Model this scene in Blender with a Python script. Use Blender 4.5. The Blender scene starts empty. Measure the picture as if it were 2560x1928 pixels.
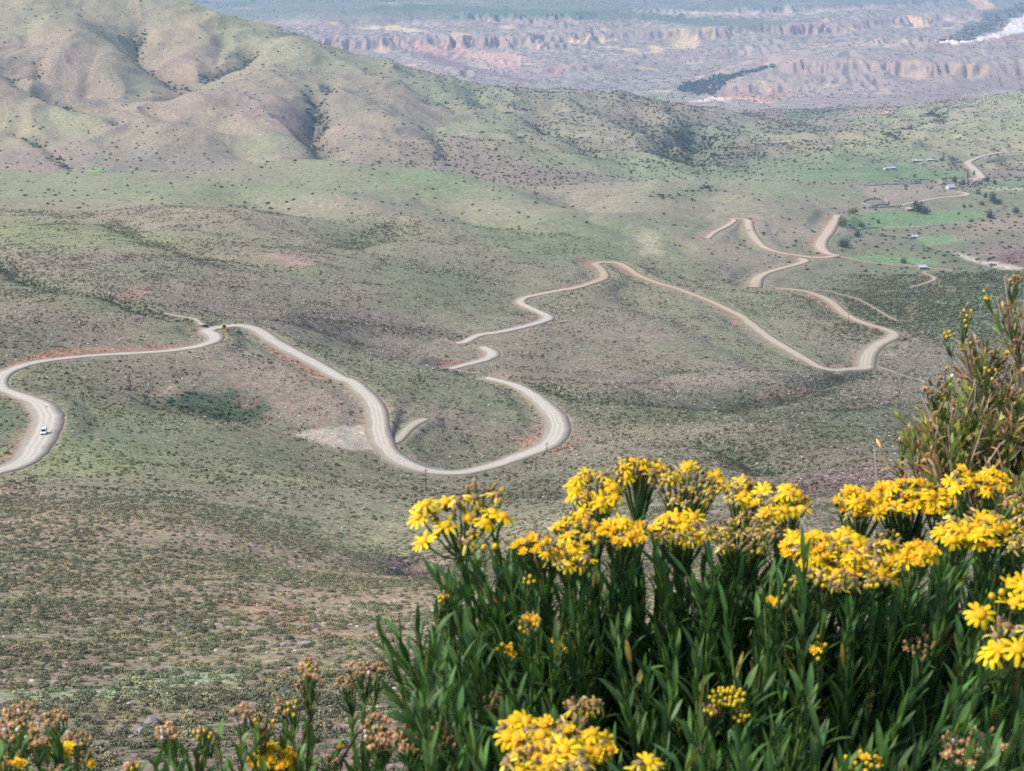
# Puna valley with a winding dirt road, seen from a flowering roadside bush
import bpy, math, random
import numpy as np
from mathutils import Vector, Matrix

random.seed(7)
RNG = np.random.default_rng(7)
scene = bpy.context.scene
COL = scene.collection

# ---------------------------------------------------------------- camera
F_PX, CU, CV = 4000.0, 1280.0, 964.0
PITCH = math.radians(16.5)
CP, SP = math.cos(PITCH), math.sin(PITCH)
cam_d = bpy.data.cameras.new("camera")
cam = bpy.data.objects.new("camera", cam_d)
COL.objects.link(cam)
cam.location = (0, 0, 0)
cam.rotation_euler = (math.radians(90) - PITCH, 0, 0)
cam_d.sensor_width = 36.0
cam_d.lens = 36.0 * F_PX / 2560.0
cam_d.clip_start = 0.05
cam_d.clip_end = 60000
cam_d.dof.use_dof = True
cam_d.dof.focus_distance = 300.0
cam_d.dof.aperture_fstop = 26.0
scene.camera = cam


def pix_dir(u, v):
    """direction (per unit forward distance Y) of a sight line of the survey photo"""
    x = (np.asarray(u, float) - CU) / F_PX
    y = (CV - np.asarray(v, float)) / F_PX
    den = CP + y * SP
    return x / den, (-SP + y * CP) / den


def at(u, v, Y):
    q, e = pix_dir(u, v)
    return Vector((float(q) * Y, Y, float(e) * Y))


# ---------------------------------------------------------------- noise
def _hash(ix, iy, seed):
    h = (ix.astype(np.uint32) * np.uint32(374761393) + iy.astype(np.uint32) * np.uint32(668265263)
         + np.uint32((seed * 974634533 + 12345) & 0xFFFFFFFF))
    h = (h ^ (h >> np.uint32(13))) * np.uint32(1274126177)
    h = h ^ (h >> np.uint32(16))
    return h


def noise2(x, y, seed=0):
    """gradient noise, about -1..1"""
    xf = np.floor(x); yf = np.floor(y)
    ix = xf.astype(np.int64); iy = yf.astype(np.int64)
    fx = (x - xf).astype(np.float32); fy = (y - yf).astype(np.float32)
    ux = fx * fx * fx * (fx * (fx * 6 - 15) + 10)
    uy = fy * fy * fy * (fy * (fy * 6 - 15) + 10)

    def g(i, j, dx, dy):
        a = _hash(i, j, seed).astype(np.float32) * np.float32(2 * math.pi / 4294967296.0)
        return np.cos(a) * dx + np.sin(a) * dy
    n00 = g(ix, iy, fx, fy); n10 = g(ix + 1, iy, fx - 1, fy)
    n01 = g(ix, iy + 1, fx, fy - 1); n11 = g(ix + 1, iy + 1, fx - 1, fy - 1)
    a = n00 + ux * (n10 - n00); b = n01 + ux * (n11 - n01)
    return (a + uy * (b - a)) * 1.5


def fbm(x, y, octs=4, seed=0, gain=0.5):
    s = 0; a = 1.0; t = 0
    for k in range(octs):
        s = s + a * noise2(x * 2 ** k, y * 2 ** k, seed + 17 * k)
        t += a; a *= gain
    return s / t


def sstep(a, b, x):
    t = np.clip((x - a) / (b - a), 0, 1)
    return t * t * (3 - 2 * t)


def s2l(c):
    c = np.asarray(c, float) / 255.0
    return np.where(c <= 0.04045, c / 12.92, ((c + 0.055) / 1.055) ** 2.4)


# ---------------------------------------------------------------- terrain: survey heights
# (u, v, distance north) of spots sighted on the ground
PTS = []
def P(*rows):
    for r in rows:
        PTS.append(r)
# foreground slope
P((-700, 1940, 70), (100, 1930, 70), (800, 1930, 70), (1500, 1930, 70), (2200, 1930, 70), (3200, 1930, 70))
P((-700, 1640, 130), (0, 1650, 130), (600, 1660, 130), (1200, 1650, 130), (1900, 1560, 140), (2700, 1500, 150))
P((-600, 1430, 210), (0, 1450, 205), (500, 1470, 200), (900, 1530, 190), (1400, 1450, 210), (2000, 1380, 230), (2700, 1330, 240))
P((-500, 1320, 280), (0, 1315, 285), (480, 1320, 290), (780, 1395, 285), (960, 1450, 270))
P((0, 1262, 345), (450, 1262, 345), (760, 1345, 345), (1080, 1400, 345), (1500, 1290, 360), (1900, 1250, 365), (2300, 1190, 380), (2900, 1130, 420))
# main road level
P((-500, 1180, 430), (0, 1180, 440), (110, 1075, 500), (300, 1150, 455), (650, 1130, 515), (870, 1090, 570), (745, 1085, 566), (980, 1185, 540),
  (1100, 1240, 480), (1390, 1080, 600), (1230, 1170, 560), (1600, 1150, 530), (1900, 1130, 540), (2250, 1080, 590), (2900, 1020, 650))
P((-500, 950, 570), (0, 955, 570), (300, 1000, 560), (550, 935, 620), (800, 925, 640), (930, 1010, 600), (1080, 1020, 608), (1240, 955, 690))
P((0, 830, 650), (300, 870, 640), (550, 818, 680), (700, 865, 670), (900, 900, 680), (1050, 915, 700), (1450, 980, 680), (1700, 1010, 670), (2000, 990, 720), (2300, 960, 760), (2900, 900, 860))
# behind the first ridge
P((1050, 925, 745), (1130, 917, 770), (1230, 880, 810), (900, 850, 790), (700, 780, 800), (560, 760, 780), (300, 735, 790), (0, 700, 850), (-500, 700, 850))
P((1140, 855, 860), (1060, 830, 870), (1250, 830, 870), (1400, 900, 800), (1700, 900, 820), (1950, 900, 840))
P((1370, 797, 930), (1300, 755, 1000), (1150, 720, 1010), (900, 700, 950), (600, 680, 920), (300, 640, 960), (1500, 700, 1080), (1490, 658, 1170), (1600, 790, 950), (1750, 742, 1050))
P((1900, 800, 1000), (2150, 933, 875), (2230, 840, 960), (2070, 750, 1080), (1940, 722, 1150), (1885, 705, 1190), (2400, 800, 1030), (2900, 760, 1050))
P((2010, 655, 1290), (1870, 572, 1420), (1830, 545, 1460), (1775, 590, 1340), (2090, 640, 1320), (2050, 590, 1400), (2090, 545, 1520), (1650, 640, 1230), (1700, 560, 1400))
P((2300, 660, 1300), (2300, 590, 1430), (2450, 560, 1480), (2560, 660, 1280), (2900, 600, 1400))
P((2260, 515, 1700), (2420, 490, 1800), (2450, 445, 2000), (2420, 405, 2150), (2560, 382, 2260), (2900, 360, 2350), (2150, 560, 1520), (2600, 500, 1750))
# rolling ridge across the left and middle
P((-500, 560, 1150), (0, 560, 1150), (400, 560, 1160), (800, 600, 1120), (1200, 560, 1260), (1000, 490, 1430), (500, 490, 1370), (0, 480, 1370), (1350, 560, 1330))
P((-500, 428, 1560), (0, 427, 1560), (400, 432, 1560), (750, 405, 1620), (1000, 425, 1620), (1200, 462, 1590), (1350, 490, 1560))
P((1480, 520, 1520), (1600, 490, 1600), (1680, 448, 1690), (1850, 456, 1700), (2000, 466, 1720), (1950, 500, 1600), (2150, 475, 1780))
P((-500, 480, 1790), (0, 478, 1790), (400, 480, 1790), (750, 470, 1840), (1000, 475, 1840), (1200, 485, 1830), (1400, 480, 1850), (1650, 475, 1960), (1850, 450, 1960))
# left hills
P((-500, 410, 1960), (0, 412, 1960), (450, 415, 1960), (800, 398, 2000), (1050, 410, 2000), (1300, 430, 1970), (1500, 440, 1980))
P((0, 330, 2110), (200, 350, 2080), (450, 335, 2110), (450, 250, 2310), (420, 252, 2480), (620, 300, 2230), (0, 178, 2300), (150, 236, 2260), (300, 275, 2220), (0, 190, 2440), (150, 246, 2410), (-500, 180, 2300))
P((0, 120, 2620), (150, 150, 2560), (150, 60, 2760), (0, 20, 2870), (100, -40, 2990), (230, 0, 2960), (330, 20, 2960), (345, 60, 2890), (352, 140, 2720), (480, 212, 2580), (240, 90, 2680), (-500, -50, 2900))
P((520, 130, 2760), (440, 70, 2880), (440, 12, 3020), (560, 48, 2970), (650, 98, 2920), (620, 130, 2840))
P((720, 98, 2830), (860, 140, 2920), (1050, 180, 3020), (1250, 222, 3020), (1450, 240, 3020), (1640, 255, 3000), (1760, 272, 2960))
P((600, 200, 2520), (700, 260, 2340), (800, 335, 2220), (800, 200, 2620), (950, 230, 2620), (920, 330, 2210), (1050, 330, 2310), (1060, 395, 2020), (1250, 330, 2410), (1450, 330, 2450), (1600, 350, 2420), (1620, 300, 2720))
# gorge and right-hand slopes
P((1750, 430, 2060), (1720, 370, 2460), (1760, 310, 3120), (1850, 290, 3720), (1950, 272, 4300), (1900, 400, 2100), (2050, 430, 1960), (2050, 350, 2420), (2200, 430, 1980), (2200, 350, 2420), (2450, 330, 2620),
  (2300, 288, 3120), (2420, 262, 3300), (2560, 232, 3500), (2900, 180, 3700), (2130, 310, 3000), (2000, 320, 2900))


def tps_fit(xy, f, lam=1e-5):
    n = len(f)
    d2 = ((xy[:, None, :] - xy[None, :, :]) ** 2).sum(-1)
    K = 0.5 * d2 * np.log(d2 + 1e-12) + lam * np.eye(n)
    Pm = np.hstack([np.ones((n, 1)), xy])
    A = np.zeros((n + 3, n + 3)); A[:n, :n] = K; A[:n, n:] = Pm; A[n:, :n] = Pm.T
    return np.linalg.solve(A, np.concatenate([f, np.zeros(3)]))


def tps_eval(xy, w, pts):
    out = np.empty(len(pts))
    for i in range(0, len(pts), 20000):
        p = pts[i:i + 20000]
        d2 = ((p[:, None, :] - xy[None, :, :]) ** 2).sum(-1)
        out[i:i + 20000] = (0.5 * d2 * np.log(d2 + 1e-12)) @ w[:-3] + w[-3] + p @ w[-2:]
    return out


arr = np.array(PTS, float)
_q, _e = pix_dir(arr[:, 0], arr[:, 1])
_s = np.log(arr[:, 2])
# spots beyond the hills given as (u at the horizon-ish, distance, height)
FAR = []
for (u, Y, z) in [
    # drop behind the hills into the main valley
    (-600, 4200, -470), (100, 4300, -470), (500, 4200, -500), (800, 4000, -500), (1050, 3900, -500), (1300, 3900, -500), (1550, 3900, -495), (1700, 3900, -480),
    (2250, 4000, -470), (2450, 4200, -480), (2700, 4300, -470),
    # valley floor
    (-600, 5400, -560), (300, 5400, -560), (900, 5200, -575), (1300, 5200, -575), (1500, 5300, -575), (1750, 5200, -572), (1950, 4900, -540), (2200, 4800, -525), (2500, 4800, -515),
    # right-hand badlands mass
    (1760, 5420, -562), (1900, 5350, -545), (1900, 5620, -500), (2050, 5250, -540), (2050, 5480, -470), (2250, 5180, -538), (2250, 5480, -453), (2450, 5080, -532), (2450, 5380, -450), (2650, 5000, -525), (2650, 5300, -448), (2250, 5900, -462), (2500, 5900, -460),
    # river behind the mass
    (1560, 5650, -575), (1720, 5900, -578), (1950, 6250, -570), (2150, 6600, -548), (2300, 6900, -528), (2450, 7200, -524), (2700, 7600, -522),
    # foot of the plateau
    (-600, 6200, -520), (600, 6000, -540), (900, 5900, -560), (1200, 5900, -560), (1500, 6000, -560), (1800, 6500, -560), (2000, 6900, -535), (2200, 7400, -510), (2350, 7900, -500),
    # plateau edge
    (-600, 6900, -455), (500, 6800, -450), (700, 6700, -440), (950, 6900, -420), (1300, 7000, -440), (1600, 7200, -452), (1900, 7500, -450), (2080, 7800, -445), (2230, 8300, -430), (2400, 8700, -430), (2800, 8800, -430),
    # plateau
    (-600, 9000, -450), (400, 9000, -465), (1000, 9000, -445), (1600, 9200, -445), (2200, 9800, -430), (2700, 10000, -430),
    (-800, 14000, -420), (700, 14000, -420), (1300, 14000, -420), (2000, 14000, -420), (3000, 14000, -420),
    (-800, 24000, -300), (1300, 24000, -300), (3000, 24000, -300)]:
    FAR.append(((u - CU) / F_PX / 1.0, math.log(Y), z / Y))
FAR = np.array(FAR)
XYc = np.vstack([np.stack([_q, _s], 1), FAR[:, :2]])
Ec = np.concatenate([_e, FAR[:, 2]])
TPS_W = tps_fit(XYc, Ec)

# mesh grid: fan of columns, rows packed as the slope foreshortens
APEX = 6.0
qi = np.linspace(-0.40, 0.40, 960)
qo = 0.40 + 0.75 * np.linspace(0, 1, 46)[1:] ** 1.8
QG = np.concatenate([-qo[::-1], qi, qo])
def rows(a, b, n):
    return np.exp(np.linspace(math.log(a), math.log(b), n, endpoint=False))
YG = np.concatenate([rows(2.6, 60, 90) - 2.0, rows(60, 1100, 740), rows(1100, 4200, 430), rows(4200, 8600, 500), rows(8600, 25000, 50), [25000.0]])
YG = np.unique(YG)
NR, NC = len(YG), len(QG)
X = (QG[None, :] * (YG[:, None] + APEX)); Y = np.repeat(YG[:, None], NC, 1)

# smooth base from the survey, on a table, then cubic sampling
tq = np.linspace(-0.62, 0.62, 260); ts = np.linspace(math.log(40), math.log(26000), 460)
TQ, TS = np.meshgrid(tq, ts)
TAB = tps_eval(XYc, TPS_W, np.stack([TQ.ravel(), TS.ravel()], 1)).reshape(TQ.shape)


def cubic(tab, fi, fj):
    i = np.clip(np.floor(fi).astype(int), 1, tab.shape[0] - 3); j = np.clip(np.floor(fj).astype(int), 1, tab.shape[1] - 3)
    a = np.clip(fi - i, 0, 1); b = np.clip(fj - j, 0, 1)
    def wts(t):
        return (-.5 * t + t * t - .5 * t ** 3, 1 - 2.5 * t * t + 1.5 * t ** 3, .5 * t + 2 * t * t - 1.5 * t ** 3, -.5 * t * t + .5 * t ** 3)
    wa, wb = wts(a), wts(b)
    out = 0
    for m in range(4):
        r = 0
        for n in range(4):
            r = r + wb[n] * tab[i + m - 1, j + n - 1]
        out = out + wa[m] * r
    return out


def base_height(x, y):
    yy = np.maximum(y, 42.0)
    q = np.clip(x / yy, -0.6, 0.6); s = np.log(yy)
    far = cubic(TAB, (s - ts[0]) / (ts[1] - ts[0]), (q - tq[0]) / (tq[1] - tq[0])) * yy
    near = -0.98 - 0.34 * np.minimum(y, 2.0) - 0.615 * np.maximum(y - 2.0, 0) - 0.0001 * x * x
    w = sstep(45.0, 85.0, y)
    return near * (1 - w) + far * w


Z = base_height(X, Y)
LOGY = np.log(YG)


class Grid:
    """bilinear look-up in the terrain grid"""
    def __init__(self, z):
        self.z = z

    def __call__(self, x, y):
        x = np.asarray(x, float); y = np.asarray(y, float)
        r = np.interp(y, YG, np.arange(NR)); c = np.interp(x / (y + APEX), QG, np.arange(NC))
        i = np.clip(r.astype(int), 0, NR - 2); j = np.clip(c.astype(int), 0, NC - 2)
        a = r - i; b = c - j
        z = self.z
        return (z[i, j] * (1 - a) * (1 - b) + z[i + 1, j] * a * (1 - b) + z[i, j + 1] * (1 - a) * b + z[i + 1, j + 1] * a * b)


def raycast(grid, u, v, ymin=45.0):
    """where sight lines meet the ground; returns x, y arrays"""
    u = np.atleast_1d(np.asarray(u, float)); v = np.atleast_1d(np.asarray(v, float))
    q, e = pix_dir(u, v)
    ys = np.exp(np.linspace(math.log(ymin), math.log(24000), 3000))
    outx = np.empty(len(u)); outy = np.empty(len(u))
    for k in range(len(u)):
        h = grid(q[k] * ys, ys) - e[k] * ys
        ix = np.where(h > 0)[0]
        if len(ix) == 0:
            yy = ys[-1]
        else:
            m = ix[0]
            if m == 0:
                yy = ys[0]
            else:
                t = h[m - 1] / (h[m - 1] - h[m]); yy = ys[m - 1] + t * (ys[m] - ys[m - 1])
        outx[k] = q[k] * yy; outy[k] = yy
    return outx, outy


def seg_dist(px, py, poly):
    """distance from points to a polyline and position along it (0..1 index units)"""
    best = np.full(px.shape, 1e9); par = np.zeros(px.shape)
    for k in range(len(poly) - 1):
        ax, ay = poly[k][:2]; bx, by = poly[k + 1][:2]
        dx, dy = bx - ax, by - ay
        L2 = dx * dx + dy * dy + 1e-9
        t = np.clip(((px - ax) * dx + (py - ay) * dy) / L2, 0, 1)
        d = np.hypot(px - ax - t * dx, py - ay - t * dy)
        m = d < best
        best = np.where(m, d, best); par = np.where(m, k + t, par)
    return best, par


def window(poly, pad):
    """row and column slices of the terrain grid around a polyline"""
    p = np.asarray(poly)[:, :2]
    y0, y1 = p[:, 1].min() - pad, p[:, 1].max() + pad
    r0 = max(0, int(np.searchsorted(YG, y0)) - 1); r1 = min(NR, int(np.searchsorted(YG, y1)) + 1)
    qs = np.concatenate([(p[:, 0] - pad) / (p[:, 1] + APEX), (p[:, 0] + pad) / (p[:, 1] + APEX)])
    c0 = max(0, int(np.searchsorted(QG, qs.min())) - 1); c1 = min(NC, int(np.searchsorted(QG, qs.max())) + 1)
    return slice(r0, r1), slice(c0, c1)


def resample(poly, step):
    p = np.asarray(poly, float)
    # Catmull-Rom then even spacing
    out = []
    n = len(p)
    for k in range(n - 1):
        p0, p1, p2, p3 = p[max(k - 1, 0)], p[k], p[k + 1], p[min(k + 2, n - 1)]
        m = max(2, int(np.hypot(*(p2 - p1)[:2]) / step * 2))
        t = np.linspace(0, 1, m, endpoint=False)[:, None]
        out.append(0.5 * (2 * p1 + (p2 - p0) * t + (2 * p0 - 5 * p1 + 4 * p2 - p3) * t ** 2 + (3 * p1 - p0 - 3 * p2 + p3) * t ** 3))
    out.append(p[-1:])
    c = np.vstack(out)
    d = np.concatenate([[0], np.cumsum(np.hypot(np.diff(c[:, 0]), np.diff(c[:, 1])))])
    m = max(2, int(d[-1] / step))
    s = np.linspace(0, d[-1], m)
    return np.stack([np.interp(s, d, c[:, k]) for k in range(c.shape[1])], 1)
# ---------------------------------------------------------------- land forms on top of the survey base
G0 = Grid(Z)


def Z1(x, y): return (x / 2.45, y / 2.45)
def Z3(x, y): return (1660 + x / 2.45, y / 2.45)
def Z4(x, y): return (x / 2.45, 620 + y / 2.45)
def Z5(x, y): return (850 + x / 2.45, 620 + y / 2.45)
def Z6(x, y): return (1660 + x / 2.45, 620 + y / 2.45)
def ZF(x, y): return (2200 + x / 6.144, 350 + y / 6.144)


def ground_line(pts, step=8.0, grid=None):
    x, y = raycast(grid or G0, [p[0] for p in pts], [p[1] for p in pts])
    return resample(np.stack([x, y], 1), step)


GULLY = np.zeros((NR, NC), np.float32)      # damp gully beds, where shrubs crowd
DZ = np.zeros((NR, NC)); UZ = np.zeros((NR, NC))


def carve(pts, depth, width, veg=1.0, vegw=None, grid=None):
    line = ground_line(pts, 8.0, grid)
    for k in range(0, len(line) - 1, 10):
        seg = line[k:k + 11]
        rs, cs = window(seg, width * 2.2 + 20)
        if rs.stop <= rs.start or cs.stop <= cs.start:
            continue
        x, y = X[rs, cs], Y[rs, cs]
        wob = 0.25 * width * noise2(x / (width * 1.3 + 5), y / (width * 1.3 + 5), 91)
        d, t = seg_dist(x, y, seg)
        d = np.abs(d + wob)
        f = (k + t) / max(len(line) - 1, 1)
        L = 8.0 * len(line)
        taper = sstep(0, max(.15 * L, min(width * 1.1, .45 * L)), f * L) * sstep(0, max(.08 * L, min(width * .8, .35 * L)), (1 - f) * L)
        if depth > 0:
            DZ[rs, cs] = np.minimum(DZ[rs, cs], -depth * taper * np.exp(-(d / (width * .48)) ** 1.25))
        else:
            UZ[rs, cs] = np.maximum(UZ[rs, cs], -depth * taper * np.exp(-(d / (width * .6)) ** 2))
        if veg:
            vw = vegw or width * .3
            GULLY[rs, cs] = np.maximum(GULLY[rs, cs], veg * taper * np.exp(-(d / vw) ** 2))
    return line


# hills
carve([(352, 30), (340, 100), (355, 150), (430, 188), (480, 212), (440, 245), (405, 262)], 26, 60, 1.0, 10)
carve([(300, 70), (318, 110), (345, 145)], 9, 30, .5, 6)
carve([(645, 112), (585, 155), (520, 190), (480, 212)], 18, 50, .9, 12)
carve([(770, 205), (792, 240), (790, 290), (776, 330), (800, 370), (815, 402)], 24, 55, 1.1, 16)
carve([(828, 205), (805, 235), (792, 262)], 12, 30, .8, 9)
carve([(-40, 160), (40, 200), (110, 226), (190, 252), (260, 270), (310, 276)], 16, 45, .8, 9)
carve([(95, 135), (92, 170), (85, 205)], 9, 26, .8, 7)
carve([(20, 320), (80, 350), (115, 372), (160, 405), (210, 425)], 9, 25, .9, 8)
carve([(290, 300), (288, 322), (280, 332)], 8, 25, .8, 8)
carve([(1075, 330), (1100, 360), (1120, 400), (1135, 418)], 10, 35, .6, 12)
carve([(1280, 345), (1330, 372), (1420, 392)], 8, 40, .3, 15)
carve([(1180, 215), (1200, 250), (1260, 290)], 9, 45, .2, 15)
carve([(1740, 425), (1722, 395), (1735, 370), (1728, 345), (1770, 318)], 22, 60, 1.3, 40)
carve([(540, 345), (600, 375), (700, 400)], 8, 45, 0)
carve([(250, 110), (230, 160), (215, 215), (205, 245)], 8, 50, 0)
carve([(60, 40), (70, 90), (60, 130)], 8, 50, 0)
carve([(560, 90), (545, 130), (530, 170)], 7, 40, 0)
carve([(640, 230), (680, 250), (735, 290)], -7, 60, 0)
carve([(940, 190), (985, 240), (1000, 300), (970, 350)], -10, 80, 0)
carve([(180, 30), (170, 110), (190, 190)], -9, 90, 0)
# grassland gullies and swales
carve([(-60, 620), (0, 655), (60, 690), (140, 725), (200, 742), (300, 752), (380, 775), (470, 795), (545, 803)], 5, 18, 1.2, 6.5)
carve([(660, 795), (760, 815), (860, 838), (960, 858), (1050, 882), (1120, 898)], 4, 18, .8, 7)
carve([(260, 545), (330, 580), (400, 605), (500, 635), (620, 655), (760, 690)], 6, 50, .6, 8)
carve([(830, 620), (900, 590), (980, 575), (1060, 582)], 5, 45, .5, 14)
carve([(1340, 478), (1420, 500), (1500, 545), (1560, 560)], 8, 55, .4, 12)
carve([(1640, 530), (1700, 500), (1760, 480), (1800, 465)], -4, 40, .9, 14)
carve([(1420, 1020), (1480, 1004), (1560, 1005), (1640, 1016), (1740, 1022), (1830, 1005), (1900, 990), (1980, 975), (2060, 955), (2150, 925), (2210, 915)], 5, 22, 1.4, 9)
carve([(1340, 955), (1420, 992), (1500, 1000)], 3, 18, 1.0, 8)
carve([(1990, 1010), (2080, 1020), (2180, 1015), (2300, 1000)], 2, 16, 1.0, 10)
carve([(1640, 1130), (1750, 1110), (1850, 1140), (1960, 1165)], 4, 16, 1.2, 8)
carve([(960, 1440), (1040, 1408), (1120, 1400)], 6, 10, .3, 6)
carve([(1480, 690), (1560, 730), (1700, 800), (1850, 870), (1950, 930)], 5, 60, .1, 8)
carve([(1300, 640), (1400, 690), (1500, 745), (1600, 800)], -3, 50, 0)
carve([(620, 770), (760, 800), (900, 820), (1040, 838), (1130, 850), (1180, 868)], -3.0, 20, .6, 7)
carve([(1560, 960), (1640, 930), (1750, 900)], 3, 18, .3, 6)
carve([(1660, 590), (1700, 620), (1740, 650)], 3, 30, .3, 8)
carve([(715, 1066), (690, 1050), (560, 1020), (420, 1000), (300, 985)], 3, 16, .9, 8)
carve([(2000, 330), (2080, 345), (2190, 342), (2270, 355)], 4, 25, 1.2, 12)
carve([(2200, 330), (2260, 322), (2330, 315), (2350, 295), (2330, 285), (2420, 272), (2560, 262)], 4, 25, 1.2, 12)
# rounded ridges between the gullies
carve([(600, 806), (720, 828), (850, 866), (960, 890), (1060, 908), (1150, 930)], -4, 22, 0)
carve([(560, 735), (700, 765), (860, 790), (1000, 820), (1100, 842)], -4, 34, 0)
carve([(960, 420), (1100, 445), (1250, 490), (1400, 560), (1470, 610)], -9, 75, 0)
carve([(1500, 600), (1580, 540), (1640, 480), (1680, 450)], -9, 70, 0)
carve([(1850, 470), (1900, 520), (1940, 580)], -6, 60, 0)
carve([(250, 480), (400, 510), (560, 560), (680, 600)], -7, 80, 0)
carve([(820, 470), (900, 520), (1000, 560), (1080, 600)], -6, 70, 0)
carve([(380, 258), (450, 250), (540, 276), (640, 325), (720, 375)], -10, 70, 0)
carve([(100, 250), (200, 280), (330, 330), (420, 380)], -8, 80, 0)
carve([(1100, 230), (1180, 290), (1260, 350), (1330, 400)], -9, 80, 0)
carve([(1400, 250), (1480, 310), (1560, 370)], -8, 80, 0)
carve([(1000, 640), (1090, 665), (1200, 690), (1300, 720)], 4, 40, .3, 10)
carve([(1000, 470), (1120, 520), (1240, 560), (1330, 585)], 7, 60, .25, 12)
carve([(500, 470), (640, 500), (760, 545)], 6, 60, .2, 12)
carve([(1330, 300), (1420, 350), (1500, 400)], 9, 50, .7, 16)
carve([(1560, 280), (1620, 330), (1680, 380)], 9, 50, .7, 18)
carve([(930, 170), (1010, 215), (1090, 260), (1150, 300)], 8, 45, .3, 10)
# right-hand stream
STREAM = [(2640, 690), (2560, 672), (2480, 662), (2420, 650), (2380, 635), (2330, 620), (2280, 590), (2200, 580), (2120, 560), (2090, 540)]
carve(STREAM, 3, 30, .5, 14)
Z = Z + DZ + UZ
# hump in front of the hidden piece of road
G1 = Grid(Z)

# ---------------------------------------------------------------- roads
ROADS = {}
main_near = [Z4(-160, 1415) + (6,), Z4(-60, 1385) + (6.5,), Z4(0, 1368) + (7,), Z4(80, 1345) + (8,), Z4(150, 1305) + (9,), Z4(205, 1240) + (10,), Z4(245, 1165) + (11,), Z4(280, 1095) + (11,), Z4(292, 1040) + (10.5,),
             Z4(262, 985) + (10,), Z4(205, 940) + (8,), Z4(130, 910) + (6.5,), Z4(55, 880) + (5.5,), Z4(8, 855) + (6,), Z4(-8, 820) + (6.5,), Z4(5, 785) + (7,), Z4(45, 757) + (6.5,), Z4(120, 727) + (6,), Z4(220, 700) + (5.5,),
             Z4(400, 676) + (5,), Z4(600, 661) + (5,), Z4(800, 652) + (5,), Z4(1000, 640) + (5,), Z4(1150, 622) + (5.5,), Z4(1250, 603) + (6,), Z4(1308, 578) + (7,), Z4(1318, 550) + (8,), Z4(1298, 520) + (8,), Z4(1268, 498) + (8,), Z4(1280, 480) + (7,),
             Z4(1330, 473) + (7,), Z4(1400, 473) + (7.5,), Z4(1470, 482) + (7.5,), Z4(1540, 502) + (8,), Z4(1600, 528) + (8,), Z4(1700, 588) + (8,), Z4(1800, 645) + (8,), Z4(1900, 697) + (7.5,), Z4(2000, 752) + (7.5,), Z4(2085, 800) + (7.5,),
             Z5(60, 818) + (8,), Z5(120, 862) + (8,), Z5(175, 912) + (8.5,), Z5(212, 970) + (9,), Z5(228, 1030) + (9,), Z5(230, 1100) + (9.5,), Z5(245, 1170) + (9.5,), Z5(285, 1240) + (9,), Z5(345, 1295) + (9,), Z5(430, 1342) + (8.5,),
             Z5(530, 1370) + (7.5,), Z5(640, 1384) + (6.5,), Z5(760, 1382) + (6,), Z5(880, 1361) + (6.5,), Z5(1000, 1322) + (7,), Z5(1110, 1275) + (7.5,), Z5(1220, 1230) + (8.5,), Z5(1290, 1190) + (9.5,), Z5(1328, 1130) + (10.5,),
             Z5(1326, 1060) + (10.5,), Z5(1292, 1000) + (9.5,), Z5(1232, 940) + (8.5,), Z5(1162, 890) + (7.5,), Z5(1080, 850) + (6.5,), Z5(1000, 828) + (6,), Z5(940, 814) + (5.5,), Z5(895, 804) + (5,)]
road_mid = [Z5(672, 728) + (5,), Z5(740, 722) + (5.5,), Z5(810, 714) + (6.5,), Z5(862, 700) + (7,), Z5(905, 678) + (7.5,), Z5(932, 655) + (8,), Z5(928, 637) + (8,), Z5(900, 625) + (7,), Z5(872, 618) + (6,)]
road_far = [Z5(712, 580) + (5.5,), Z5(760, 570) + (6,), Z5(850, 545) + (6,), Z5(950, 520) + (6,), Z5(1060, 492) + (6.5,), Z5(1160, 472) + (7,), Z5(1238, 452) + (8,), Z5(1272, 434) + (9,), Z5(1258, 414) + (8.5,), Z5(1208, 390) + (7.5,),
            Z5(1150, 365) + (8,), Z5(1108, 343) + (8.5,), Z5(1104, 324) + (8,), Z5(1150, 303) + (6.5,), Z5(1250, 284) + (6.5,), Z5(1350, 262) + (6.5,), Z5(1450, 240) + (7,), Z5(1540, 214) + (8,), Z5(1600, 194) + (9,), Z5(1616, 170) + (9.5,),
            Z5(1602, 140) + (9,), Z5(1578, 115) + (9,), Z5(1560, 99) + (8.5,), Z5(1595, 89) + (8.5,), Z5(1650, 92) + (9,), Z5(1720, 108) + (9.5,), Z5(1780, 143) + (9,), Z5(1850, 180) + (8.5,), Z5(1950, 216) + (8,), Z5(2050, 246) + (7.5,), Z5(2150, 280) + (7.5,),
            Z6(230, 305) + (7.5,), Z6(300, 335) + (7.5,), Z6(400, 385) + (8,), Z6(480, 430) + (8.5,), Z6(560, 490) + (9,), Z6(640, 550) + (9,), Z6(720, 600) + (9,), Z6(800, 645) + (8.5,), Z6(880, 685) + (8,), Z6(960, 717) + (8,), Z6(1050, 746) + (7.5,),
            Z6(1130, 764) + (7.5,), Z6(1195, 766) + (10,), Z6(1228, 745) + (13,), Z6(1232, 705) + (13,), Z6(1240, 670) + (12,), Z6(1265, 630) + (11,), Z6(1310, 590) + (10,), Z6(1370, 560) + (9.5,), Z6(1405, 535) + (10,), Z6(1395, 515) + (9,), Z6(1350, 498) + (8,),
            Z6(1270, 476) + (7,), Z6(1200, 453) + (8,), Z6(1130, 420) + (8.5,), Z6(1080, 385) + (9,), Z6(1045, 348) + (9,), Z6(1000, 315) + (9,), Z6(940, 290) + (8,), Z6(870, 271) + (6,), Z6(780, 260) + (5.5,), Z6(700, 252) + (5,)]
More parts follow.
